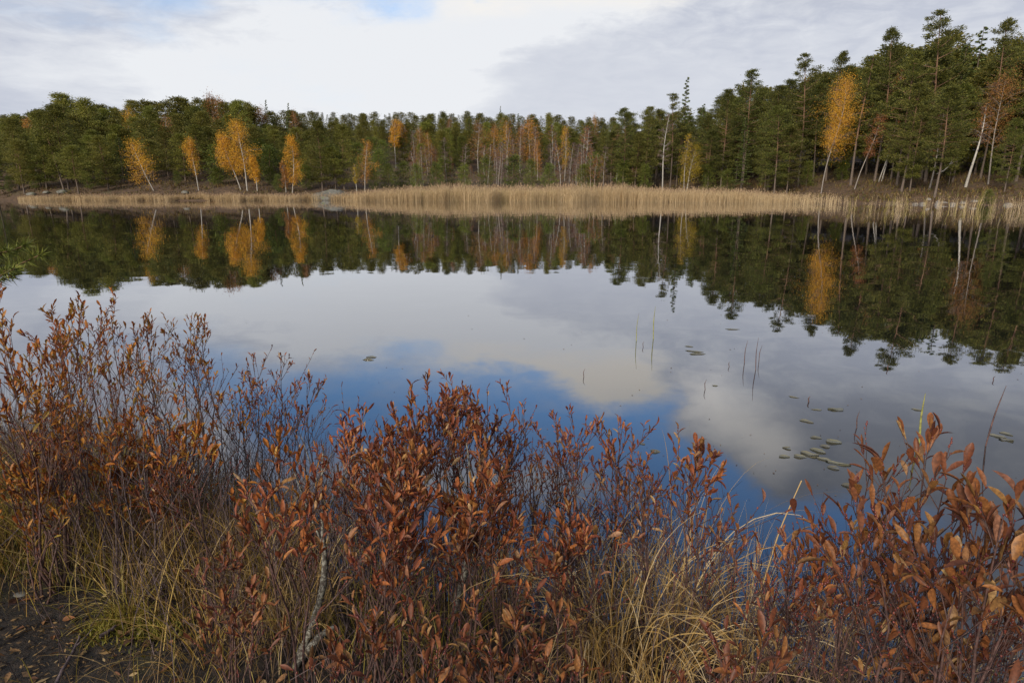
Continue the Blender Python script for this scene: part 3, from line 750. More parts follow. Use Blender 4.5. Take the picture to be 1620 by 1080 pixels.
key('birch_tree', BG(474, H=12, cs=.45, R=1.6, mat='rust', dens=26, bark_='grey_bark'), 1352, 178, 6, 'crooked birch leaning right with scattered rusty leaves', 26)
key('birch_tree', BG(475, H=14, cs=.5, R=1.5, mat='rust', dens=16), 1393, 112, 11, 'slender white birch leaning right in front of the dark pines', 16)
key('birch_tree', BG(476, H=8, cs=.6, R=1.0, mat='rust', dens=10), 1388, 212, 10, 'short thin white birch left of the slender leaning birch', 14)
key('birch_tree', BG(477, H=9, cs=.55, R=1.2, mat='rust', dens=5, r0=.17), 1527, 168, 7, 'thick pale birch trunk rising from the right shore slope', 14)
key('birch_tree', BG(478, H=12, cs=.35, R=3.2, mat='rust', dens=130, size=.11, bark_='grey_bark'), 1562, 128, 8, 'dark russet birch crown behind the thick pale birch trunk', -6)
key('birch_tree', BG(479, H=8, cs=.45, R=1.2, mat='rust', dens=8, bark_='grey_bark'), 1470, 180, 6, 'grey bent birch with bare boughs above the shore stones', 8)
# right-hand pines that make the skyline
for i, (px, yt, t, vi, w, lab, dxt) in enumerate([
        (985, 174, 4, 1, .9, 'broad pine above the centre-right end of the reed bed', 0), (1020, 172, 6, 3, .8, 'dense round pine left of the white bare birch', 0), (1060, 150, 7, 2, .9, 'open-crowned pine behind the white bare birch', 0),
        (1140, 146, 6, 4, .8, 'bushy green pine left of the tall flat-topped pine', 0), (1174, 112, 9, 1, 1.0, 'tall flat-topped pine between yellow and orange birches', 6), (1215, 140, 5, 3, .9, 'dark low-branched pine left of the orange birch', 0),
        (1245, 200, 3, 4, 1.0, 'short wide pine at the waterline left of the orange birch', 0), (1262, 90, 9, 0, .9, 'tall pine just left of the tall orange birch', 6), (1305, 86, 13, 2, .9, 'slim pine towering behind the tall orange birch', 4),
        (1345, 92, 8, 5, 1.1, 'thin-crowned pine right of the tall orange birch', 8), (1382, 48, 11, 2, .85, 'high pine with a tufted double top above the white birches', 14), (1418, 84, 8, 0, 1.0, 'broad pine between the two highest right pines', 4),
        (1462, 24, 11, 5, 1.0, 'highest pine on the skyline with an open forked top', 22), (1440, 150, 5, 4, .75, 'yellowish bushy pine above the pale shore stones', 2), (1548, 34, 12, 1, .75, 'dark tall pine right of the spindly spruce', 16),
        (1605, 36, 9, 3, .95, 'very dark dense pine near the right edge of the frame', 12), (1660, 20, 8, 0, 1.0, 'tallest pine at the right edge of the frame', 10), (1590, 190, 4, 4, .9, 'low dark pine on the shore right of the pale birch trunk', 0),
        (1500, 200, 9, 4, .7, 'small pine with spreading boughs left of the pale birch trunk', 4), (1210, 235, 2.5, 4, 1.0, 'low spreading pine over the reeds right of the round yellow birch', 0)]):
    airy = {1060: 1, 1174: 0, 1262: 2, 1305: 3, 1345: 1, 1382: 3, 1418: 0, 1462: 2, 1548: 3, 1605: 0, 1660: 2}
    key('pine_tree', PO[airy[px]] if px in airy else PS[vi], px, yt, t, lab, dxt * .35, w, i * 1.3)
for px, yt, t, vi, w, lab in [(1076, 122, 11, 2, .8, 'narrow pointed spruce sticking up beside the open-crowned pine'), (1105, 164, 14, 0, .7, 'grey-green spruce left of the bushy pine'), (1514, 42, 20, 2, 1.0, 'spindly pale spruce on the skyline right of the highest pine'),
        (432, 158, 46, 2, .7, 'thin spruce tip above the ridge right of the golden birch'), (466, 163, 44, 2, .7, 'second thin spruce tip above the ridge near the outcrop'), (792, 168, 78, 2, .7, 'pointed spruce breaking the central ridge line')]:
    key('spruce_tree', SV[vi], px, yt, t, lab, 0, w)
# pines whose trunks show at the left shore
for i, (px, yt, t, vi, dxt, lab) in enumerate([(101, 178, 5, 1, -18, 'pine with a reddish trunk leaning left on the left shore'), (109, 170, 6, 3, -6, 'pine with a grey upright trunk beside the reddish leaning one'), (30, 190, 6, 0, -8, 'pine leaning out above the stony left point'),
        (122, 152, 30, 3, 0, 'tallest pine of the left end rising clear of the skyline'), (153, 160, 28, 1, 3, 'flat-topped pine right of the tallest left pine'), (510, 196, 5, 0, 0, 'pine with layered boughs behind the outcrop'), (545, 200, 6, 2, 0, 'wide pine shading the right end of the outcrop')]):
    key('pine_tree', PV[vi], px, yt, t, lab, dxt, 1.0, i * 1.7)

# --- the packed forest behind
rng = np.random.default_rng(77)
taken = []
def fill(x0, x1, t0, t1, drow, dx, fpx, front_y, kinds, region, cap=0):
    """rows of trees; their tops climb from front_y to the skyline from the first row to the last"""
    rows = np.arange(t0, t1, drow)
    for ri, t in enumerate(rows):
        fr_ = ri / max(1, len(rows) - 1)
        px = x0 + rng.uniform(0, 1) * dx * 9
        while px < x1:
            Y = float(shore(px)) + t + rng.uniform(-.4, .4) * drow
            st = slope(np.interp(px, fpx, front_y)) * (1 - fr_) + slope(skyl(px) + 3 + cap) * fr_
            H = CAM_Z + st * Y * (1 + rng.normal(0, .07) - (.02 if fr_ > .8 else 0)) - gz(X_of(px, Y), Y)
            H = min(H, CAM_Z + slope(skyl(px) - 4 + cap * rng.uniform(.5, 1.3)) * Y - gz(X_of(px, Y), Y))
            if H > 3.0 and not any(a_ < px < b_ and t < tm_ for a_, b_, tm_, _ in KEEP):
                k = kinds(px, fr_)
                row = 'in the first row' if fr_ < .25 else ('midslope' if fr_ < .75 else 'on the skyline')
                if k == 'spruce': var = SV[rng.integers(3)]; nm = 'spruce_tree'; ds = 'dark pointed spruce'
                elif k == 'tip': var = PT[rng.integers(3)]; nm = 'pine_tree'; ds = 'slim pointed pine'
                elif k == 'shore': var = PS[rng.integers(6)]; nm = 'pine_tree'; ds = 'dark layered pine'
                elif H < 6: var = YP[rng.integers(3)]; nm = 'young_pine'; ds = 'bushy green young pine'
                elif fr_ < .12 and rng.random() < .5: var = PL[rng.integers(3)]; nm = 'pine_tree'; ds = 'bare-boled pine'
                else: var = PV[rng.integers(5)]; nm = 'pine_tree'; ds = 'round-crowned pine'
                o_ = put(nm, var, px, Y, H, f'{ds} {row} {landmark(px)}', 'tree', f'trees packed in the forest', rng.uniform(0, 6.28), (rng.normal(0, .025), rng.normal(0, .025)), rng.uniform(.85, 1.15) * (1.3 if H < 9 else 1.05))
            px += dx * rng.uniform(.75, 1.25) * F / 1.03 / Y
fill(-90, 480, 3.5, 56, 7.4, 5.0, [-90, 100, 250, 400, 480], [225, 222, 232, 228, 240], lambda p, f: 'pine' if rng.random() < .85 else 'spruce', 'on the left hill')
fill(480, 660, 7, 84, 9.5, 4.8, [480, 560, 660], [236, 245, 250], lambda p, f: 'pine' if f < .6 and rng.random() < .85 else ('tip' if rng.random() < .7 else 'spruce'), 'behind the outcrop')
fill(660, 965, 24, 82, 9.0, 4.8, [660, 965], [222, 232], lambda p, f: ('pine' if rng.random() < .6 else 'tip') if f < .5 else ('tip' if rng.random() < .7 else 'spruce'), 'on the central slope')
fill(965, 1700, 4, 30, 6.5, 4.6, [965, 1100, 1250, 1400, 1700], [215, 205, 165, 150, 120], lambda p, f: 'shore' if rng.random() < .9 else 'spruce', 'on the right slope', 7)
# the massed tree tops behind, uncountable
def mass(me, keep, rng):
    k = len(me.vertices); V = np.empty(k * 3, np.float32); me.vertices.foreach_get('co', V); V = V.reshape(-1, 4, 3)
    c = V.mean(1, keepdims=True); q = rng.random(len(V)) < keep
    return (c + (V - c) * 1.5)[q]
rng = np.random.default_rng(55); src = [mass(v[1].data if hasattr(v[1], 'data') else v[1], .34, rng) for v in PT + PV[:3] + SV[:1]]
fw = MB()
def wood(x0, x1, t0, t1, n, drop, ids):
    for i in range(n):
        px = x0 + (x1 - x0) * (i + rng.random()) / n; t = rng.uniform(t0, t1); Y = float(shore(px)) + t
        z = gz(X_of(px, Y), Y); H = CAM_Z + slope(skyl(px) + abs(rng.normal(drop, 5)) - 1) * Y - z
        if H < 3: continue
        V = src[ids[rng.integers(len(ids))]]; a = rng.uniform(0, 6.28); sc_ = H / 14.0; w_ = sc_ * (1.15 if H > 9 else 1.5)
        P = V * np.array([w_, w_, sc_]); P = np.stack([P[..., 0] * cos(a) - P[..., 1] * sin(a) + X_of(px, Y), P[..., 0] * sin(a) + P[..., 1] * cos(a) + Y, P[..., 2] + z], -1)
        fw.add(P.reshape(-1, 3), np.arange(len(P) * 4).reshape(-1, 4))
wood(-120, 480, 40, 66, 62, 5, [3, 4, 5, 0]); wood(-120, 480, 16, 40, 26, 32, [3, 4, 5])
wood(470, 970, 74, 96, 96, 3, [0, 1, 2, 6]); wood(470, 970, 40, 74, 36, 22, [0, 1, 3, 4])
wood(950, 1720, 24, 44, 54, 24, [3, 4, 5, 0]); wood(950, 1720, 12, 24, 34, 50, [3, 4, 5])
tag(fw.build('far_wood', M['needles']), 'massed dark conifers filling the forest behind the nearer trees', 'forest', None, 'stuff')
# young green pines and bare birches in the wet ground behind the reeds
for i, (px, yt, t) in enumerate([(592, 268, 5), (615, 262, 6), (638, 258, 7), (660, 262, 4), (690, 260, 5), (705, 252, 8), (735, 262, 4), (770, 250, 8), (812, 248, 7), (840, 255, 5), (868, 262, 4), (925, 262, 5), (940, 245, 9), (985, 258, 4), (998, 240, 7), (15, 280, 4), (55, 272, 7), (140, 274, 6), (160, 268, 8), (282, 276, 9), (345, 266, 10), (430, 266, 10), (440, 278, 4), (485, 262, 7), (1020, 262, 4), (1120, 262, 5), (1150, 270, 3), (1235, 262, 8), (1275, 258, 9), (1330, 256, 13), (1420, 246, 14), (1455, 238, 16), (1500, 236, 15), (1560, 226, 15), (1610, 226, 14)]):
    Y = float(shore(px)) + t
    put('young_pine', YP[i % 3], px, Y, max(2.0, h_for(px, yt, Y)), 'bright green young pine at the shore ' + landmark(px), 'tree', 'young pines behind the reed bed', i * 1.1, (0, 0), .9 + .2 * (i % 3))
BV = [birch(500 + i, H=8, cs=.3, R=1.3, mat='rust', dens=d, bark_=b, twigs=26, r0=.075, nb=30) for i, (d, b) in enumerate([(0, 'grey_bark'), (5, 'birch_bark'), (0, 'grey_bark'), (9, 'grey_bark')])]
rng = np.random.default_rng(91)
for i in range(58):
    px = rng.choice([rng.uniform(640, 800), rng.uniform(790, 960), rng.uniform(860, 945)]); t = rng.uniform(3, 16) if i % 3 else rng.uniform(18, 40)
    Y = float(shore(px)) + t; yt = rng.uniform(225, 262) if i % 3 else rng.uniform(198, 230)
    v = rng.integers(4)
    put('bare_birch', BV[v], px, Y, max(3.0, h_for(px, yt, Y)), ('white-stemmed' if v == 1 else 'grey-stemmed') + (' leafless birch at the reeds ' if t < 17 else ' leafless birch up the slope ') + landmark(px), 'tree', 'bare birches behind the reed bed', rng.uniform(0, 6.28), (rng.normal(0, .04), rng.normal(0, .04)), rng.uniform(.8, 1.2))

# trees that look alike are told apart by their order along the shore
ORD = 'first second third fourth fifth sixth seventh eighth ninth tenth eleventh twelfth thirteenth fourteenth'.split()
same = {}
for px, rt in ALL: same.setdefault(rt['label'], []).append((px, rt))
for lab, q in same.items():
    if len(q) > 1:
        for k, (px, rt) in enumerate(sorted(q, key=lambda e: e[0])): rt['label'] = lab + ', ' + ORD[min(k, 13)] + ' from left'

# low plants, heather and litter on the far forest floor
rng = np.random.default_rng(5)
n = 42000
px = rng.uniform(-80, 1720, n); Y = shore(px) + rng.random(n) ** 1.6 * 34 - .3
X = X_of(px, Y); Z = ground(X, Y); k = Z > .05
X, Y, Z = X[k], Y[k], Z[k]; n = len(X)
cl = np.clip(fbm(X / 3.0, Y / 3.0, 3, 61) * 2 + .5, .1, 1)
v, f = blades(np.stack([X, Y, Z - .03], -1), rng.uniform(0, 6.28, n), rng.uniform(.15, .75, n) * np.where(px_of(X, Y) > 1180, 1.35, 1.0) * cl, rng.uniform(.1, .8, n), rng.uniform(0, .8, n), rng.uniform(.06, .16, n), 3, rng)
fc = MB(); fc.add(v, f)
tag(fc.build('undergrowth', M['cover']), 'brown heather, fern and bilberry on the far forest floor', 'undergrowth', None, 'stuff')
# green bush and fallen branch on the right bank
key('shore_bush', YP[1], 1565, 302, -.2, 'small rounded green bush at the water below the right pines', 0, 1.5, 0, 'shrub')
r = np.random.default_rng(3)
Pd = np.array([at_depth(1482, 275, 76), at_depth(1492, 271, 76.4), at_depth(1500, 264, 77), at_depth(1508, 252, 77.5)])
db = MB(); db.add(*tubes(Pd[None] , np.array([[.05, .06, .05, .03]]), 6)); db.add(*tubes(np.array([[Pd[2], Pd[2] + (.6, .2, .5), Pd[2] + (1.3, .4, .7)], [Pd[1], Pd[1] + (-.6, 0, .3), Pd[1] + (-1.2, .1, .2)]]), np.array([[.03, .02, .01]] * 2), 4))
tag(db.build('dead_branch', M['birch_bark']), 'bleached dead branch hanging over the slope left of the pale birch trunk', 'branch')

# ================================================================== FOREGROUND BANK
def shrub_parts(seed, h, spread, nstem, leaf, dens, wood, leafmat, bare=.4, lat_n=7, lean=(0., 0.)):
    """multi-stemmed bog shrub: ascending stems, forking twigs, blades crowding the tips, red buds"""
    rng = np.random.default_rng(seed)
    P1, R1, P2, R2, P3, R3 = [], [], [], [], [], []
    tips = []
    for i in range(nstem):
        az = rng.uniform(0, 6.28); out = spread * rng.uniform(.15, 1.0)
        L = h * rng.uniform(.72, 1.0) if i else h * .98
        t = np.linspace(0, 1, 7)
        bend = rng.normal(0, .05, 2)
        x = cos(az) * (.04 * spread + out * (t ** .8) * .8) + bend[0] * np.sin(t * 5) * h * .35 + lean[0] * t ** 1.5 * h
        y = sin(az) * (.04 * spread + out * (t ** .8) * .8) + bend[1] * np.sin(t * 4) * h * .35 + lean[1] * t ** 1.5 * h
        P = np.stack([x, y, -.05 + (L + .05) * t], -1); P[1:-1] += rng.normal(0, .014, (5, 3)) * h
        P1.append(P); r0 = .0026 + .0036 * h; R1.append(np.linspace(r0, .0011, 7))
        tips.append((P[-3:], 1.0, L))
        for k in range(lat_n):
            u = bare * .7 + (.97 - bare * .7) * (k + rng.random()) / lat_n
            p0 = along(P, u); a2 = k * 2.4 + rng.normal(0, .5)
            main = unit(along(P, min(u + .1, 1)) - along(P, max(u - .1, 0)))
            sd_ = unit(np.array([cos(a2), sin(a2), .1]))
            d = unit(main * rng.uniform(.75, 1.1) + sd_ * rng.uniform(.5, 1.0))
            l2 = h * (.38 * (1 - u) + .11) * rng.uniform(.6, 1.25)
            tt = np.linspace(0, 1, 4)[:, None]
            Q = p0 + d * l2 * tt + np.array([0, 0, .22 * l2]) * tt ** 2 + rng.normal(0, .03 * l2, (4, 3)) * tt
            P2.append(Q); R2.append(np.linspace(.0019, .0009, 4)); tips.append((Q[-3:], .85, Q[-1, 2]))
            for q in range(rng.integers(2, 5)):
                u2 = rng.uniform(.25, .9); p1 = along(Q, u2)
                d3 = unit(d * .8 + unit(rng.normal(0, 1, 3)) * .6 + np.array([0, 0, .35])); l3 = l2 * rng.uniform(.25, .6)
                G = p1 + d3 * l3 * tt + np.array([0, 0, .15 * l3]) * tt ** 2
                P3.append(G); R3.append(np.linspace(.0013, .0008, 4)); tips.append((G[-3:], .7, G[-1, 2]))
    top = max(max(Q[-1][2] for Q in P2 + P3), max(P[-1][2] for P in P1)) + leaf * .6
    kz = h / top
    for grp in (P1, P2, P3):
        for Q in grp: Q *= kz
    tips = [(P[-3:], 1.0, P[-1][2]) for P in P1] + [(Q[-3:], .85, Q[-1][2]) for Q in P2] + [(Q[-3:], .7, Q[-1][2]) for Q in P3]
    wb_ = MB(); wb_.add(*tubes(np.array(P1), np.array(R1), 5)); wb_.add(*tubes(np.array(P2), np.array(R2), 3))
    if P3: wb_.add(*tubes(np.array(P3), np.array(R3), 3))
    B, D, N, L, bB, bD, bS = [], [], [], [], [], [], []
    for Q, sz, z in tips:
        seg = np.linalg.norm(Q[-1] - Q[0]); dirn = unit(Q[-1] - Q[0])
        hi = np.clip((z / h - bare) / (1 - bare) * 1.5 + .03, 0.0, 1.0)
        nl = rng.poisson(dens * .78 * sz * hi * min(1.6, seg / (leaf * 1.0) + .5))
        e1 = unit(np.cross(dirn, [.3, .5, .2])); e2 = np.cross(dirn, e1); ph = rng.uniform(0, 6.28)
        for j in range(nl):
            u = 1 - (j / max(nl, 1)) ** 1.1 * rng.uniform(.8, 1.0); p = along(Q, max(0, min(u, .999)))
            a = ph + j * 2.4; rad = e1 * cos(a) + e2 * sin(a)
            opening = rng.uniform(.25, .8) + .3 * (1 - u)
            d = unit(dirn + rad * opening + np.array([0, 0, .25]) + rng.normal(0, .20, 3))
            B.append(p); D.append(d); N.append(rad * -1 + np.array([0, 0, .5]) + rng.normal(0, .35, 3)); L.append(leaf * rng.uniform(.55, 1.15) * (1.05 - .2 * (1 - u)))
        if rng.random() < .8:
            for j in range(rng.integers(1, 6)):
                u = 1 - j * .12; p = along(Q, max(0, min(u, .999))); bB.append(p); a = rng.uniform(0, 6.28)
                bD.append(unit(dirn + (e1 * cos(a) + e2 * sin(a)) * (.5 if j else .05)))
    fm = None; fb = MB()
    if B:
        B, D, N, L = map(np.array, (B, D, N, L)); n = len(B)
        v, q, tr = leaves(B, D, N, L, L * rng.uniform(.22, .38, n), rng.normal(-.06, .30, n), fold=.35)
        fb.add(v, q); fb.f.append((tr, 0))
    if bB:
        bB, bD = np.array(bB), np.array(bD); n = len(bB); l = rng.uniform(.005, .009, n)
        Pb = bB[:, None] + bD[:, None] * l[:, None, None] * np.array([0, .3, .7, 1.0])[None, :, None]
        Rb = np.array([.0006, .0021, .0018, .0002])[None] * rng.uniform(.8, 1.3, (n, 1))
        fb.add(*tubes(Pb, Rb, 5), 1)
    if fb.f: fm = fb.mesh('foliage', [M[leafmat], M['bud']], True)
    return wb_.mesh('branches', M[wood], True), fm

# (px of top, py of top, height, spread, stems, leaf length, density, leaf colour, wood, bare share, label)
SHRUBS = [
 # tall amber clump at the left edge
 (48, 452, 1.16, 0.2, 4, 0.0348, 6.1, 'leaf_amber', 'wood_red', .45, 'amber shrub tallest at the left edge with a full leafy head'),
 (8, 505, 1.08, 0.22, 4, 0.0348, 6.1, 'leaf_amber', 'wood_red', .40, 'orange-brown shrub cut by the left frame edge'),
 (95, 470, 1.1, 0.16, 4, 0.0333, 6.1, 'leaf_amber', 'wood_red', .5, 'amber shrub head just right of the tallest left-edge shrub'),
 (150, 460, 1.12, 0.13, 3, 0.0333, 5.12, 'leaf_amber', 'wood_red', .5, 'slim upright amber shrub with one leading spike at left'),
 (215, 492, 1.02, 0.19, 4, 0.0301, 4.88, 'leaf_amber', 'wood_grey', .5, 'loose amber shrub between two taller heads over the water at left'),
 (262, 530, 0.95, 0.2, 4, 0.0285, 5.12, 'leaf_amber', 'wood_grey', .45, 'rusty amber shrub with dense twigs in the left thicket'),
 (312, 494, 1.02, 0.18, 4, 0.0301, 5.61, 'leaf_amber', 'wood_red', .45, 'amber shrub with a single red stem standing over the water'),
 (400, 545, 0.92, 0.2, 4, 0.0269, 4.39, 'leaf_rust', 'wood_grey', .4, 'twiggy rust shrub reaching right with a raised tip above the water'),
 (350, 585, 0.86, 0.18, 4, 0.0269, 4.88, 'leaf_amber', 'wood_grey', .4, 'low brown shrub under the single red-stemmed shrub'),
 (462, 590, 0.84, 0.19, 4, 0.0285, 4.15, 'leaf_rust', 'wood_grey', .4, 'slender rusty shrub rightmost of the left thicket'),
 (130, 560, 0.95, 0.22, 4, 0.0317, 4.88, 'leaf_amber', 'wood_grey', .4, 'amber shrub low in front of the slim upright spike'),
 (40, 600, 0.82, 0.22, 4, 0.0333, 5.61, 'leaf_amber', 'wood_red', .35, 'bushy orange shrub in the second row at the left edge'),
 (195, 610, 0.85, 0.2, 4, 0.0317, 4.88, 'leaf_amber', 'wood_grey', .35, 'orange-brown shrub half sunk in the yellow grass at left'),
 (260, 640, 0.72, 0.16, 3, 0.0317, 5.49, 'leaf_rust', 'wood_red', .35, 'small rust shrub at the top of the yellow-green grass'),
 (60, 690, 0.62, 0.2, 3, 0.0333, 2.64, 'leaf_dark', 'wood_red', .3, 'dark brown shrub low at the left edge among grass'),
 # middle left, leafy sprigs nearer the camera
 (300, 672, 0.78, 0.08, 2, 0.0396, 6.1, 'leaf_amber', 'wood_red', .7, 'short sprig with a few broad orange leaves over dark twigs'),
 (425, 690, 0.8, 0.12, 2, 0.0396, 6.34, 'leaf_amber', 'wood_red', .45, 'ochre-leaved sprig cluster right of the dark water gap'),
 (515, 690, 0.78, 0.16, 4, 0.0317, 4.88, 'leaf_rust', 'wood_grey', .4, 'pale-stemmed rusty shrub left of the big central shrub'),
 (445, 740, 0.78, 0.12, 2, 0.0412, 6.1, 'leaf_rust', 'wood_red', .45, 'broad-leaved orange sprigs in front of the ochre cluster'),
 (345, 850, 0.55, 0.09, 2, 0.0333, 3.07, 'leaf_dark', 'wood_red', .3, 'dark red sprigs over the mossy hollow at lower left'),
 (365, 930, 0.48, 0.1, 2, 0.0348, 3.07, 'leaf_dark', 'wood_red', .25, 'low red-brown sprigs right of the pale green tussock'),
 # big central mass
 (585, 640, 0.86, 0.18, 4, 0.0333, 6.83, 'leaf_rust', 'wood_red', .35, 'rust shrub forming the left shoulder of the central mass'),
 (645, 605, 0.92, 0.2, 5, 0.0317, 7.08, 'leaf_rust', 'wood_red', .35, 'dense rust shrub at the top left of the central mass'),
 (700, 598, 0.93, 0.18, 5, 0.0317, 6.83, 'leaf_rust', 'wood_red', .35, 'rust shrub crowning the middle of the central mass'),
 (742, 612, 0.9, 0.18, 4, 0.0301, 5.86, 'leaf_rust', 'wood_red', .35, 'rust shrub right of the crown of the central mass'),
 (798, 592, 0.92, 0.14, 4, 0.0285, 4.15, 'leaf_rust', 'wood_red', .35, 'sparse bud-covered shrub spike on the right of the central mass'),
 (832, 650, 0.82, 0.16, 4, 0.0285, 3.66, 'leaf_dark', 'wood_red', .35, 'thin bud-red shrub leaning out right of the central mass'),
 (560, 720, 0.8, 0.2, 4, 0.0364, 6.59, 'leaf_rust', 'wood_red', .3, 'broad rust shrub low on the left of the central mass'),
 (640, 690, 0.84, 0.2, 4, 0.038, 7.08, 'leaf_rust', 'wood_red', .3, 'leafy orange shrub in the heart of the central mass'),
 (725, 705, 0.84, 0.16, 4, 0.0412, 7.08, 'leaf_rust', 'wood_red', .3, 'near shrub with a bright vertical leafy shoot in the centre'),
 (600, 815, 0.7, 0.18, 3, 0.0396, 2.93, 'leaf_rust', 'wood_red', .25, 'low rust shrub in front left of the central mass'),
 (800, 745, 0.74, 0.15, 4, 0.0348, 5.12, 'leaf_rust', 'wood_red', .3, 'orange-leaved shrub beneath the thin bud-red shrub'),
 (560, 930, 0.58, 0.14, 3, 0.0396, 2.46, 'leaf_dark', 'wood_red', .2, 'low shrub right of the long lichen stem at the bottom'),
 (650, 945, 0.56, 0.16, 3, 0.0412, 2.58, 'leaf_dark', 'wood_red', .2, 'broad-leaved low shrub at the bottom centre'),
 (760, 960, 0.54, 0.14, 3, 0.0412, 2.46, 'leaf_dark', 'wood_red', .2, 'red-brown low shrub in the grass below the upper lichen stem'),
 # sparse spires over the water right of centre
 (893, 645, 0.84, 0.098, 4, 0.0285, 4.44, 'leaf_rust', 'wood_red', .5, 'bare twiggy shrub with leafy tip, first spire right of the central mass'),
 (925, 700, 0.76, 0.112, 4, 0.0269, 2.85, 'leaf_dark', 'wood_grey', .5, 'almost leafless purple shrub between two leafy spires'),
 (988, 655, 0.84, 0.098, 4, 0.0301, 5.08, 'leaf_rust', 'wood_red', .5, 'leafy-topped shrub spire second from the central mass'),
 (1040, 725, 0.74, 0.112, 4, 0.0285, 3.49, 'leaf_dark', 'wood_red', .45, 'low bud-dotted shrub between the second and third spires'),
 (1100, 672, 0.86, 0.077, 3, 0.0348, 6.34, 'leaf_rust', 'wood_red', .5, 'narrow red-orange shrub spire, third right of the central mass'),
 (1150, 780, 0.64, 0.13, 3, 0.0348, 1.9, 'leaf_dark', 'wood_red', .4, 'sparse dark shrub over the blue water right of the third spire'),
 (880, 800, 0.64, 0.12, 3, 0.0396, 3.22, 'leaf_rust', 'wood_red', .4, 'bright orange-leaved sprigs left of the straw tussock'),
 (925, 800, 0.64, 0.12, 3, 0.0396, 3.07, 'leaf_rust', 'wood_red', .4, 'red-orange sprigs just above the straw tussock'),
 (880, 955, 0.52, 0.12, 3, 0.0444, 2.58, 'leaf_dark', 'wood_red', .2, 'large-leaved low sprig at the left foot of the straw tussock'),
 (1160, 1000, 0.6, 0.09, 2, 0.0491, 2.93, 'leaf_dark', 'wood_red', .55, 'big broad rust leaves at the bottom right of the straw tussock'),
 (1235, 835, 0.66, 0.12, 3, 0.0348, 1.76, 'leaf_dark', 'wood_red', .35, 'thin dark shrub behind the leaning dry stalk'),
 (1275, 850, 0.66, 0.12, 3, 0.0364, 1.99, 'leaf_rust', 'wood_red', .35, 'small orange shrub right of the leaning dry stalk'),
 # dark leafy shrubs at the right
 (1420, 678, 0.922, 0.143, 3, 0.0396, 2.44, 'leaf_dark', 'wood_red', .4, 'tall red-brown shrub with a narrow tip left of the big right shrubs'),
 (1372, 742, 0.853, 0.132, 3, 0.0505, 2.75, 'leaf_dark', 'wood_red', .4, 'leafy brown shrub leaning left before the tall narrow tip'),
 (1510, 692, 0.974, 0.143, 3, 0.0541, 2.97, 'leaf_dark', 'wood_red', .4, 'nearest big-leaved shrub topping the right-hand group'),
 (1462, 735, 0.922, 0.143, 3, 0.0523, 2.75, 'leaf_dark', 'wood_red', .4, 'big-leaved shrub just left of the topping right-hand shrub'),
 (1572, 762, 0.94, 0.143, 3, 0.0541, 2.97, 'leaf_dark', 'wood_red', .35, 'dense brown shrub right of the topping right-hand shrub'),
 (1618, 765, 0.94, 0.154, 3, 0.0541, 2.86, 'leaf_dark', 'wood_red', .35, 'brown shrub cut by the right frame edge'),
 (1340, 830, 0.696, 0.154, 3, 0.0433, 2.11, 'leaf_dark', 'wood_red', .3, 'low dark shrub at the left foot of the right-hand group'),
 (1420, 850, 0.713, 0.154, 3, 0.0449, 2.11, 'leaf_dark', 'wood_red', .25, 'dark shrub filling below the tall narrow tip'),
 (1600, 900, 0.713, 0.165, 3, 0.0486, 2.24, 'leaf_dark', 'wood_red', .25, 'deep brown shrub in the lower right corner'),
 (1470, 985, 0.539, 0.132, 3, 0.0505, 2.11, 'leaf_dark', 'wood_red', .25, 'low broad-leaved shrub on the bottom edge at right'),
 (85, 650, 0.66, 0.18, 4, 0.0352, 6.71, 'leaf_amber', 'wood_red', .25, 'orange-leaved low shrub among ochre grass near the left edge'),
 (150, 700, 0.6, 0.16, 4, 0.0334, 6.71, 'leaf_amber', 'wood_red', .2, 'low orange shrub in the middle of the yellow-green grass'),
 (15, 715, 0.6, 0.16, 4, 0.0352, 6.1, 'leaf_amber', 'wood_red', .2, 'low rusty shrub at the frame edge above the mud'),
 (255, 705, 0.58, 0.16, 4, 0.0334, 6.71, 'leaf_rust', 'wood_red', .2, 'low rust shrub between yellow grass and dark water gap'),
 (215, 660, 0.68, 0.18, 4, 0.0334, 6.71, 'leaf_amber', 'wood_red', .25, 'orange-brown shrub rising from the centre of the left grass'),
]
rng = np.random.default_rng(8)
for i, (px, py, h, sp_, ns, lf, dn, lm, wd, bare, lab) in enumerate(SHRUBS):
    a, s = ray(px, py)
    z0 = 0.0
    for _ in range(4):
        Y = (CAM_Z - (z0 + h)) / -s; X = a * Y; z0 = max(gz(X, Y), -.12)
    rt = thing('bog_shrub', (X, Y, z0), lab, 'shrub', 'autumn shrubs on the near bank')
    w_, f_ = shrub_parts(1000 + i, h, sp_ * 1.0, ns, lf, dn, wd, lm, min(.8, bare + .17))
    link('branches', w_, rt)
    if f_: link('foliage', f_, rt)

# ------------------------------------------------------------------ sedges and grass
def tussock(px, py, nblade, L, w, mat, label, arch=1.5, spread=.05, seed=0, z=None, tilt=.25, name='sedge_tussock', cat='sedge'):
    rng = np.random.default_rng(2000 + seed)
    p = on_z(px, py, .06); zz = gz(p[0], p[1]) if z is None else z
    n = nblade; r = spread * np.sqrt(rng.random(n)); a = rng.uniform(0, 6.28, n)
    B = np.stack([r * np.cos(a), r * np.sin(a), np.full(n, -.02)], -1)
    az_ = a + rng.normal(0, .6, n)
    v, f = blades(B, az_, L * rng.uniform(.45, 1.1, n), np.abs(rng.normal(0, tilt, n)), np.abs(rng.normal(arch, arch * .35, n)), w * rng.uniform(.6, 1.2, n), 12, rng, 2.0 if mat == 'straw' else 1.5)
    mbx = MB(); mbx.add(v, f)
    o = mbx.build(name, M[mat], None, True); o.location = [float(q) for q in (p[0], p[1], max(zz, -.06))]
    return tag(o, label, cat, 'sedge tussocks on the near bank')
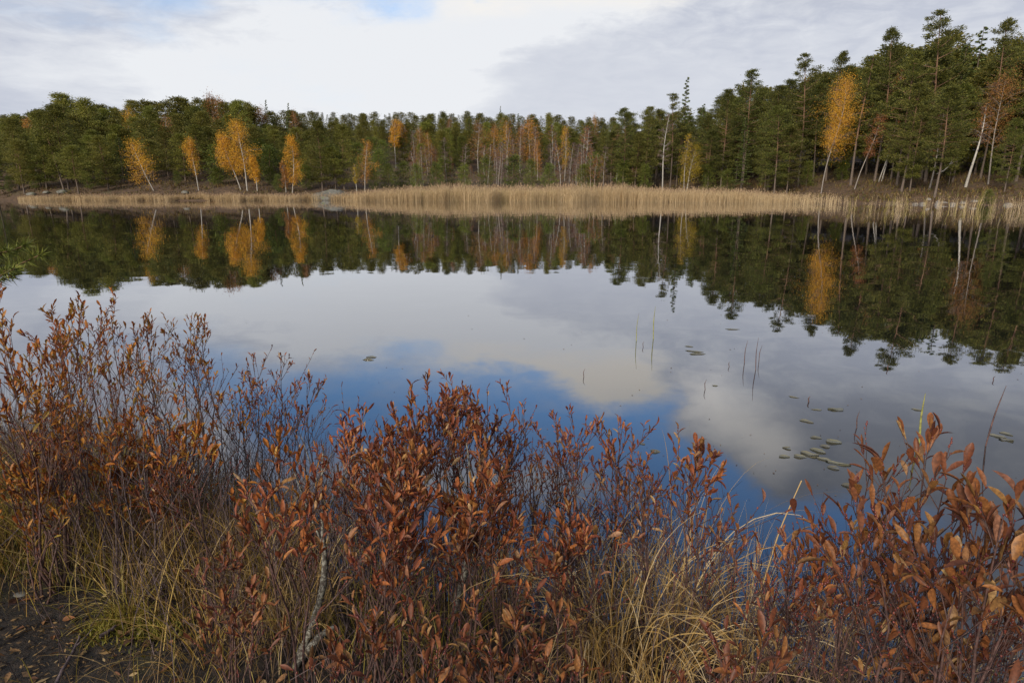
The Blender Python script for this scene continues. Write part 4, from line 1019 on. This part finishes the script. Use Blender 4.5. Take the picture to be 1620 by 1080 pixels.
TUS = [(1010, 1050, 300, .66, .0034, 'straw', 'big straw tussock of long arching blades at bottom centre-right', 2.4, .20, .35),
       (1130, 1000, 200, .70, .0030, 'straw', 'straw tussock arching over just right of the big one', 2.3, .18, .35),
       (930, 1050, 70, .62, .0028, 'ochre', 'ochre tussock left of the big straw tussock', 1.7, .08, .25),
       (1180, 1060, 80, .60, .0028, 'straw', 'pale tussock right of the big straw tussock', 1.8, .10, .3),
       (1290, 1060, 60, .55, .0026, 'straw', 'thin straw tussock under the small orange shrub', 1.6, .10, .3),
       (1050, 990, 60, .86, .0036, 'straw', 'wispy tussock of long pale loops over the dark water', 2.7, .16, .22),
       (960, 1060, 55, .84, .0040, 'straw', 'bold pale loops springing from the left of the big straw tussock', 2.7, .12, .2),
       (205, 985, 150, .30, .0024, 'green_grass', 'pale green cushion tussock spreading on dark mud', 2.0, .05, .5),
       (190, 800, 130, .60, .0028, 'green_grass', 'upright yellow-green tussock in the left thicket', .7, .13, .12),
       (250, 790, 90, .52, .0026, 'green_grass', 'yellow-green tussock right of the upright one', .8, .12, .16),
       (110, 830, 100, .55, .0028, 'ochre', 'ochre tussock low on the left bank', 1.0, .14, .2),
       (30, 790, 90, .55, .0028, 'ochre', 'ochre tussock at the left frame edge', 1.1, .14, .25),
       (330, 800, 80, .5, .0024, 'straw', 'straw tussock beside the dark water gap', 1.5, .10, .3),
       (420, 930, 120, .55, .0026, 'ochre', 'ochre tussock left of the long lichen stem', 1.2, .12, .25),
       (480, 1000, 110, .5, .0026, 'straw', 'tangled straw tussock at the foot of the long lichen stem', 1.5, .10, .35),
       (580, 1010, 120, .5, .0026, 'green_grass', 'yellow-green tussock between the low bottom shrubs', 1.2, .12, .3),
       (700, 1040, 110, .48, .0026, 'green_grass', 'yellowish tussock at the bottom centre', 1.2, .12, .3),
       (800, 960, 90, .6, .0026, 'straw', 'tussock with high thin loops left of the straw tussocks', 1.9, .08, .2),
       (770, 930, 36, .85, .0034, 'straw', 'few long pale loops arching before the central mass', 2.6, .08, .2),
       (1370, 1050, 70, .45, .0026, 'straw', 'short straw tussock below the right-hand shrubs', 1.6, .10, .35),
       (1500, 1075, 50, .5, .0028, 'straw', 'straw tussock on the bottom edge at right', 1.8, .09, .35),
       (330, 1060, 70, .4, .0024, 'ochre', 'low ochre tussock on the bottom edge at left', 1.4, .10, .4)]
for i, (px, py, nbl, L, w, mt, lab, ar, spd, tl) in enumerate(TUS):
    tussock(px, py, nbl, L, w, mt, lab, ar, spd, i, None, tl)

def bank_points(n, rng, x0=-3.4, x1=3.0, y0=.9, lo=-.07):
    X = rng.uniform(x0, x1, n); Y = rng.uniform(y0, 4.0, n)
    Z = ground(X, Y); k = Z > lo
    return X[k], Y[k], Z[k]
def mud(X, Y):                                             # bare trodden mud in the near left corner
    return np.exp(-(((X + 1.62) / .55) ** 2 + ((Y - 1.72) / .38) ** 2) ** 1.5)
rng = np.random.default_rng(31)
X, Y, Z = bank_points(30000, rng)
dn = np.clip(fbm(X * 2.2, Y * 2.2, 3, 71) * 1.6 + .55, .05, 1) * (1 - .98 * mud(X, Y))
k = rng.random(len(X)) < dn * .42
X, Y, Z = X[k], Y[k], Z[k]; n = len(X)
v, f = blades(np.stack([X, Y, Z - .01], -1), rng.uniform(0, 6.28, n), rng.uniform(.12, .42, n), np.abs(rng.normal(.25, .35, n)), np.abs(rng.normal(.9, .7, n)), rng.uniform(.0012, .0030, n), 7, rng)
gb = MB(); gb.add(v, f); tag(gb.build('grass', M['dead_grass'], None, True), 'matted dead brown grass between the shrubs', 'grass', None, 'stuff')
k = rng.random(n) < np.where(X < -.9, .35, .16)
X2, Y2, Z2 = X[k] + .01, Y[k], Z[k]; n2 = len(X2)
v, f = blades(np.stack([X2, Y2, Z2 - .01], -1), rng.uniform(0, 6.28, n2), rng.uniform(.15, .45, n2), np.abs(rng.normal(.2, .25, n2)), np.abs(rng.normal(.8, .6, n2)), rng.uniform(.0015, .003, n2), 7, rng)
gb = MB(); gb.add(v, f); tag(gb.build('fresh_grass', M['green_grass'], None, True), 'yellow-green grass blades scattered along the bank', 'grass', None, 'stuff')
# taller mixed grass on the left bank
n = 9000; X = rng.uniform(-3.0, -.7, n); Y = np.interp(X, S_X, S_Y) - rng.random(n) ** 1.2 * 1.3 + .1; Z = ground(X, Y)
k = (Z > -.06) & (rng.random(n) < (1 - mud(X, Y)) * np.clip(fbm(X * 1.7, Y * 1.7, 3, 88) * 2.2 + .6, .1, 1)) & (Y > 1.75); X, Y, Z = X[k], Y[k], Z[k]; n = len(X)
B = np.stack([X, Y, Z - .01], -1); az_ = rng.uniform(0, 6.28, n); L = rng.uniform(.18, .52, n); hue = fbm(X * 2.3 + 5, Y * 2.3, 3, 90) + rng.normal(0, .12, n)
gb = MB()
for q_, mi_ in ((hue > .15, 0), ((hue <= .15) & (hue > -.06), 1), (hue <= -.06, 2)):
    m_ = int(q_.sum()); v, f = blades(B[q_], az_[q_], L[q_], np.abs(rng.normal(.22, .25, m_)), np.abs(rng.normal(1.0, .8, m_)), rng.uniform(.0016, .0032, m_), 8, rng); gb.add(v, f, mi_)
tag(gb.build('tall_grass', [M['green_grass'], M['ochre'], M['dead_grass']], None, True), 'tall ochre and yellow-green grass among the left shrubs', 'grass', None, 'stuff')
# moss cushions
rng = np.random.default_rng(37); B = []
for px, py, r_, m_ in [(215, 880, .16, 2600), (270, 850, .12, 1600), (180, 1000, .10, 900), (250, 1010, .12, 900), (30, 900, .14, 900), (290, 900, .10, 1000)]:
    p = on_z(px, py, .06); q = rng.normal(0, .5, (m_, 2)) * r_; B.append(np.stack([p[0] + q[:, 0], p[1] + q[:, 1]], -1))
B = np.concatenate(B); Z = ground(B[:, 0], B[:, 1]); n = len(B)
v, f = blades(np.stack([B[:, 0], B[:, 1], Z - .004], -1), rng.uniform(0, 6.28, n), rng.uniform(.012, .035, n), rng.uniform(.1, .9, n), rng.uniform(.2, 1, n), rng.uniform(.003, .006, n), 3, rng)
gb = MB(); gb.add(v, f); tag(gb.build('moss', M['moss']), 'olive moss cushions in the hollow at lower left', 'moss', None, 'stuff')
# fallen leaves
rng = np.random.default_rng(39)
X, Y, Z = bank_points(9000, rng, -3.2, 2.6, .9, .0)
k = rng.random(len(X)) < (.10 + .30 * (X < -.6)) * (1 - .2 * mud(X, Y)); X, Y, Z = X[k], Y[k], Z[k]; n = len(X)
a = rng.uniform(0, 6.28, n); D = np.stack([np.cos(a), np.sin(a), rng.normal(.05, .2, n)], -1); N = np.stack([rng.normal(0, .3, n), rng.normal(0, .3, n), np.ones(n)], -1); L = rng.uniform(.018, .05, n)
v, q, tr = leaves(np.stack([X, Y, Z + .006], -1), D, N, L, L * rng.uniform(.3, .6, n), rng.normal(.1, .2, n))
fb = MB(); fb.add(v, q); fb.f.append((tr, 0)); tag(fb.build('leaf_litter', M['litter'], None, True), 'curled brown fallen leaves on mud and moss', 'leaves', None, 'stuff')
# crumbs of bark, needles and broken leaf trodden into the mud
rng = np.random.default_rng(40); n = 5200
X = np.concatenate([rng.normal(-1.6, .5, 3400), rng.uniform(-3, 2, n - 3400)]); Y = np.concatenate([rng.normal(1.75, .4, 3400), rng.uniform(.9, 2.6, n - 3400)]); Z = ground(X, Y)
k = Z > .01; X, Y, Z = X[k], Y[k], Z[k]; n = len(X); a = rng.uniform(0, 6.28, n)
D = unit(np.stack([np.cos(a), np.sin(a), rng.normal(0, .25, n)], -1)); S = unit(np.cross(D, rng.normal(0, .35, (n, 3)) + np.array([0, 0, 1.0]))); L = rng.uniform(.005, .022, n) * np.where(rng.random(n) < .1, 2.2, 1)
gb = MB(); gb.add(*diamonds(np.stack([X, Y, Z + .005], -1), D, S, L, L * rng.uniform(.08, .5, n))); tag(gb.build('peat_debris', M['dead_grass']), 'crumbs of bark and dead leaf trodden into the mud', 'debris', None, 'stuff')
# tangle of dead twigs between the shrubs, out into the shallows
rng = np.random.default_rng(43); n = 3400
X = np.concatenate([rng.uniform(-2.9, -.5, 2100), rng.uniform(-.5, 1.6, 1300)]); sh = np.interp(X, S_X, S_Y); Y = sh + rng.normal(-.05, .30, n); Z = np.maximum(ground(X, Y), -.05)
az = rng.uniform(0, 6.28, n); th = np.abs(rng.normal(.35, .3, n)); L = rng.uniform(.12, .55, n) * np.where(X < -.5, 1, .75)
t_ = np.linspace(0, 1, 4)[None, :, None]; d = np.stack([np.cos(az) * np.sin(th), np.sin(az) * np.sin(th), np.cos(th)], -1)
P = np.stack([X, Y, Z], -1)[:, None] + d[:, None] * L[:, None, None] * t_ + rng.normal(0, .018, (n, 4, 3)) * t_
gb = MB(); gb.add(*tubes(P, np.linspace(.0016, .0007, 4)[None] * np.ones((n, 1)), 3))
m_ = 2 * n; ii = rng.integers(0, n, m_); u = rng.uniform(.3, .95, m_); base = P[ii, 0] + (P[ii, 3] - P[ii, 0]) * u[:, None]
d2 = unit(d[ii] + rng.normal(0, .45, (m_, 3)) + np.array([0, 0, .2])); P2 = base[:, None] + d2[:, None] * (rng.uniform(.05, .16, m_))[:, None, None] * t_
gb.add(*tubes(P2, np.linspace(.0010, .0006, 4)[None] * np.ones((m_, 1)), 3))
tag(gb.build('twig_undergrowth', M['tangle']), 'tangle of fine purple-grey dead twigs at the water edge', 'twigs', None, 'stuff')

# ------------------------------------------------------------------ lichen-crusted stems, sticks, stalks
def stick(name, pts, radii, mat, label, cat, forks=(), K=14, rough=.0):
    pts = np.array(pts, float); t = np.linspace(0, len(pts) - 1, K)
    P = np.stack([np.interp(t, np.arange(len(pts)), pts[:, k]) for k in range(3)], -1)
    for _ in range(3): P[1:-1] = (P[:-2] + 2 * P[1:-1] + P[2:]) / 4
    r = np.interp(t, np.arange(len(radii)) * (len(pts) - 1) / (len(radii) - 1), radii)
    rg = np.random.default_rng(len(label)); P[1:-1] += rg.normal(0, rough, (K - 2, 3)); r = r * rg.uniform(.88, 1.14, K)
    mbx = MB(); o0 = P[0].copy(); mbx.add(*tubes((P - o0)[None], r[None], 9))
    for u, off, rr_ in forks:
        p0 = along(P, u) - o0; off = np.array(off)
        Q = np.stack([p0 + off * w + np.array([0, 0, 1]) * np.linalg.norm(off) * .2 * w * w for w in (0, .35, .7, 1)]); mbx.add(*tubes(Q[None], np.array([[rr_, rr_ * .8, rr_ * .6, rr_ * .3]]), 6))
    o = mbx.build(name, M[mat], None, True); o.location = [float(q) for q in o0]
    return tag(o, label, cat)
stick('dead_sapling', [at_depth(462, 1075, 1.72), at_depth(478, 1030, 1.72), at_depth(502, 965, 1.73), at_depth(518, 915, 1.76), at_depth(512, 850, 1.80), at_depth(505, 770, 1.85), at_depth(512, 700, 1.9)], [.013, .012, .011, .010, .006, .004, .0015], 'lichen_bark',
      'long lichen-crusted grey stem leaning right out of the grass', 'stem', [(.62, (-.10, .05, .22), .004), (.72, (.12, .02, .20), .004), (.82, (-.06, .02, .16), .0025), (.88, (.07, .0, .12), .002)], rough=.002)
stick('dead_sapling', [at_depth(720, 965, 1.70), at_depth(728, 930, 1.70), at_depth(742, 880, 1.72), at_depth(749, 840, 1.75), at_depth(748, 780, 1.78), at_depth(738, 700, 1.82)], [.011, .010, .009, .008, .005, .002], 'lichen_bark',
      'short lichen-spotted white stem rising into the central mass', 'stem', [(.6, (.08, .03, .18), .004), (.75, (-.07, .02, .15), .003)], rough=.002)
stick('dead_sapling', [at_depth(478, 1040, 1.66), at_depth(500, 1010, 1.66), at_depth(530, 990, 1.7)], [.012, .010, .008], 'lichen_bark', 'grey broken stub beside the foot of the long lichen stem', 'stem', rough=.001)
def lying(px, py, h=.02): p = on_z(px, py, .08); return np.array([p[0], p[1], gz(p[0], p[1]) + h])
stick('twig', [lying(92, 1100), lying(108, 1068), lying(122, 1035), lying(127, 1012)], [.006, .0055, .005, .004], 'wood_grey', 'grey stick lying on the dark mud in the lower left corner', 'stick', [(.7, (.03, .05, .02), .003)], rough=.001)
stick('twig', [lying(186, 925), at_depth(195, 890, 2.1), at_depth(190, 850, 2.12)], [.005, .0045, .003], 'wood_grey', 'crooked grey twig standing by the moss hollow', 'stick', rough=.002)
stick('twig', [lying(0, 880), at_depth(22, 845, 2.2), at_depth(42, 820, 2.22)], [.005, .004, .003], 'wood_grey', 'grey twig slanting in from the left edge', 'stick', rough=.001)
stick('twig', [lying(160, 1018), lying(178, 1008), lying(185, 1000)], [.007, .007, .005], 'wood_grey', 'short dark stick under the pale green tussock', 'stick', rough=.001)
stick('dry_stalk', [at_depth(1195, 965, 1.75), at_depth(1232, 840, 1.9), at_depth(1268, 760, 2.0)], [.0022, .002, .0018], 'straw', 'straight dry stalk leaning right over the dark blue water', 'stalk')
o = link('pebble', rock_mesh('pebble', 9, M['granite'], .026, .016, .007, 3, .15)); o.location = list(lying(35, 950, .004)); tag(o, 'smooth bluish-grey pebble on the mud at the left edge', 'stone')

# stalks standing in the open water: (base px, top px, radius, colour, label)
STALKS = [((1007, 540), (1011, 495), .006, 'g', 'thin yellowish reed stalk standing alone left of the taller pair'), ((1034, 536), (1037, 484), .008, 'g', 'taller green reed stalk in the open water'), ((1018, 549), (1019, 540), .005, 'd', 'stub of reed between the two green stalks'),
          ((1178, 575), (1183, 538), .006, 'd', 'dark thin stalk left of the crossing stalks'), ((1196, 585), (1200, 534), .006, 'd', 'dark reddish stalk with a bent tip'), ((1201, 572), (1206, 546), .005, 'd', 'short dark stalk leaning beside the bent one'),
          ((1154, 580), (1155, 572), .005, 'd', 'tiny dark stub left of the dark stalks'), ((1116, 616), (1118, 600), .005, 'd', 'short brown stalk with a pale pad beside it'), ((1280, 636), (1282, 627), .008, 'd', 'thick dark stub sticking out of still water'),
          ((1356, 676), (1360, 650), .006, 'd', 'slanting dark stalk near the floating leaf cluster'), ((1455, 700), (1464, 622), .011, 'g', 'broad green blade standing behind the right shrubs'), ((1560, 705), (1592, 610), .008, 'd', 'long mottled stalk curving right near the frame edge'),
          ((1405, 585), (1406, 577), .006, 'd', 'small dark stub far out at right'), ((1572, 602), (1575, 595), .006, 'd', 'tiny dark stub near the reflected treetops'), ((927 - 3, 596), (926, 583), .005, 'd', 'faint dark stalk behind the central mass')]
for i, (b_, t_, r_, c_, lab) in enumerate(STALKS):
    p0 = on_z(*b_); p1 = at_depth(t_[0], t_[1], p0[1]); pm = (p0 + p1) / 2 + np.array([-.012, 0, .01]); r_ = r_ * .62
    stick('reed_stalk', [p0 - (p1 - p0) * .15, pm, p1], [r_, r_ * .9, r_ * .25], 'stalk_green' if c_ == 'g' else 'stalk_dark', lab, 'reed')

# floating leaves and pads: (px, py, length m, width ratio, turn, label)
PADS = [(1322, 648, .16, .35, .1, 'long narrow floating leaf at the top of the leaf cluster'), (1292, 648, .10, .3, 0., 'faint small leaf left of the long narrow one'), (1275, 666, .12, .5, -.9, 'pale oval leaf floating above the cluster at left'), (1290, 692, .09, .7, -.6, 'pale rounded leaf just above the overlapping pads'),
        (1318, 699, .17, .4, .05, 'pale pointed leaf right of the overlapping pads'), (1305, 706, .10, .45, -.5, 'dark olive leaf tilted behind the overlapping pads'), (1281, 719, .13, .75, .1, 'brown rounded pad on the left of the overlapping pads'), (1294, 713, .13, .6, -.2, 'olive pad on the right of the overlapping pads'),
        (1302, 726, .10, .5, -.3, 'reddish leaf curling in front of the overlapping pads'), (1265, 722, .12, .4, -.2, 'grey-green leaf touching the overlapping pads at left'), (1245, 709, .09, .45, .6, 'small pale leaf alone left of the overlapping pads'), (1240, 722, .09, .7, 0., 'grey oval leaf below the small pale lone leaf'),
        (1325, 733, .16, .22, -.4, 'thin blade floating right below the cluster'), (1318, 740, .11, .45, 0., 'dim leaf just under the surface below the cluster'), (1036, 714, .10, .45, .05, 'pale green oval leaf between the two leafy spires'), (1016, 702, .06, .4, 0., 'small greenish leaf left of the pale green oval leaf'),
        (1578, 690, .12, .6, .1, 'green-grey pad left of its two neighbours near the right edge'), (1592, 686, .10, .55, .4, 'green-grey pad uppermost of three near the right edge'), (1592, 696, .10, .6, -.3, 'green-grey pad lowest of three near the right edge'),
        (1098, 556, .22, .3, -.3, 'thin floating leaf far out right of the green stalks'), (1102, 560, .20, .35, .1, 'second thin leaf touching the first right of the green stalks'), (1090, 548, .14, .3, -.4, 'narrow leaf drifting above the two thin leaves'), (1158, 521, .2, .3, 0., 'small leaf floating far out above the dark stalks'),
        (587, 565, .16, .4, .2, 'drifting brownish leaf left of the cloud reflection'), (582, 569, .14, .3, -.2, 'second drifting leaf touching the brownish one'), (1131, 610, .06, .6, 0., 'white scrap floating beside the short brown stalk'), (1255, 628, .10, .3, -.6, 'faint leaf left of the thick dark stub'), (1450, 648, .10, .4, 0., 'grey leaf floating left of the broad green blade'), (1342, 768, .12, .4, 0., 'teal-grey leaf close to the right shrubs')]
for i, (px, py, L, wr, tn, lab) in enumerate(PADS):
    p = on_z(px, py, .0005); k = 18; an = np.arange(k) / k * 2 * pi; rg = np.random.default_rng(i)
    rr_ = 1 + .16 * np.sin(an * 2 + rg.uniform(0, 6)) + .09 * np.sin(an * 3 + rg.uniform(0, 6)) + .06 * np.sin(an * 5 + rg.uniform(0, 6)); rr_[0] *= 1.15; rr_[k // 2] *= .8
    # wide pads read narrower at this grazing view, so lengths are the true ones
    x, y = np.cos(an) * rr_ * L / 2, np.sin(an) * rr_ * L / 2 * min(1, wr * 1.9)
    zt = .0005 + (.008 if i % 6 == 0 else .0012) * (np.cos(an * 2 + rg.uniform(0, 6)) * .5 + .5)
    x = x * .68; y = y * .68; top = np.stack([x, y, zt], -1); bot = np.stack([x * .99, y * .99, np.full(k, -.008)], -1); cen = np.array([[0, 0, .0012]])
    V = np.concatenate([top, bot, cen]); i0 = np.arange(k); i1 = np.roll(i0, -1)
    mbx = MB(); mbx.add(V, np.stack([i0, i0 + k, i1 + k, i1], -1)[:, ::-1]); mbx.f.append((np.stack([i0, i1, np.full(k, 2 * k)], -1), 0))
    o = mbx.build('floating_leaf', M['pad']); o.location = [float(q) for q in p]; o.rotation_euler = (0, 0, tn)
    tag(o, lab, 'leaf', 'leaves floating on the lake')

rng = np.random.default_rng(71); n = 260
px = rng.uniform(-50, 1700, n); py = 440 + 420 * rng.random(n) ** .8; q = np.array([on_z(a_, b_, .003) for a_, b_ in zip(px, py)])
a = rng.uniform(0, 6.28, n); D = np.stack([np.cos(a), np.sin(a), np.zeros(n)], -1); S = np.stack([-np.sin(a), np.cos(a), np.zeros(n)], -1); L = rng.uniform(.006, .022, n) * (q[:, 1] / 4) ** .6
gb = MB(); gb.add(*diamonds(q, D, S, L, L * rng.uniform(.25, .6, n))); tag(gb.build('floating_debris', M['litter']), 'tiny scraps of leaf and seed adrift on the lake', 'debris', None, 'stuff')

# ------------------------------------------------------------------ pine sapling standing just left of the view, one bough reaching in
rg = np.random.default_rng(61)
bx, by = -2.95, 2.75
rt = thing('pine_sapling', (bx, by, gz(bx, by)), 'green pine bough reaching in over the water at the left edge', 'tree')
LW = M['pine_bark']; T = trunk_line(rg, 2.1, .01); tb = MB(); tb.add(*tubes(T[None], np.linspace(.03, .008, len(T))[None], 8))
Bn, Dn, LP, LR = [], [], [], []
def bough(P, r=.006):
    LP.append(P); LR.append(np.linspace(r, r * .5, len(P)))
    for k in range(420):
        u = 1 - .6 * rg.random() ** 1.6; c = along(P, min(u, .999)); d = unit(P[-1] - P[-2])
        Bn.append(c); Dn.append(unit(d * .7 + unit(rg.normal(0, 1, 3)) * .8))
o0 = np.array([bx, by, gz(bx, by)])
def reach(z0, px, py, Y, sag=.06):
    e = at_depth(px, py, Y) - o0; s_ = np.array([0, 0, z0]); t = np.linspace(0, 1, 6)[:, None]
    return s_ + (e - s_) * t + np.array([0, 0, -sag]) * np.sin(t * pi)
bough(reach(1.05, 66, 402, 2.6), .005); bough(reach(1.1, 40, 388, 2.62, .04)); bough(reach(1.0, 24, 425, 2.55, .05)); bough(reach(1.2, 12, 398, 2.6, .02)); bough(reach(1.0, 20, 436, 2.6, .03))
for k in range(16):
    z0 = rg.uniform(.4, 2.0); a = rg.uniform(.5 * pi, 1.5 * pi); L = .5 * (1.15 - z0 / 2.2)
    bough(limb(np.array([0, 0, z0]), a, .35, L, .2, 5, rg))
tb.add(*tubes(np.array([p for p in LP if len(p) == 6]), np.array([r for r in LR if len(r) == 6]), 5)); tb.add(*tubes(np.array([p for p in LP if len(p) == 5]), np.array([r for r in LR if len(r) == 5]), 5))
tb.build('trunk', M['pine_bark'], rt, True)
Bn, Dn = np.array(Bn), np.array(Dn); n = len(Bn); S = unit(np.cross(Dn, rg.normal(0, 1, (n, 3))))
nb2 = MB(); nb2.add(*diamonds(Bn, Dn, S, rg.uniform(.035, .06, n), np.full(n, .0036), .3))
nb2.build('crown', M['young'], rt)
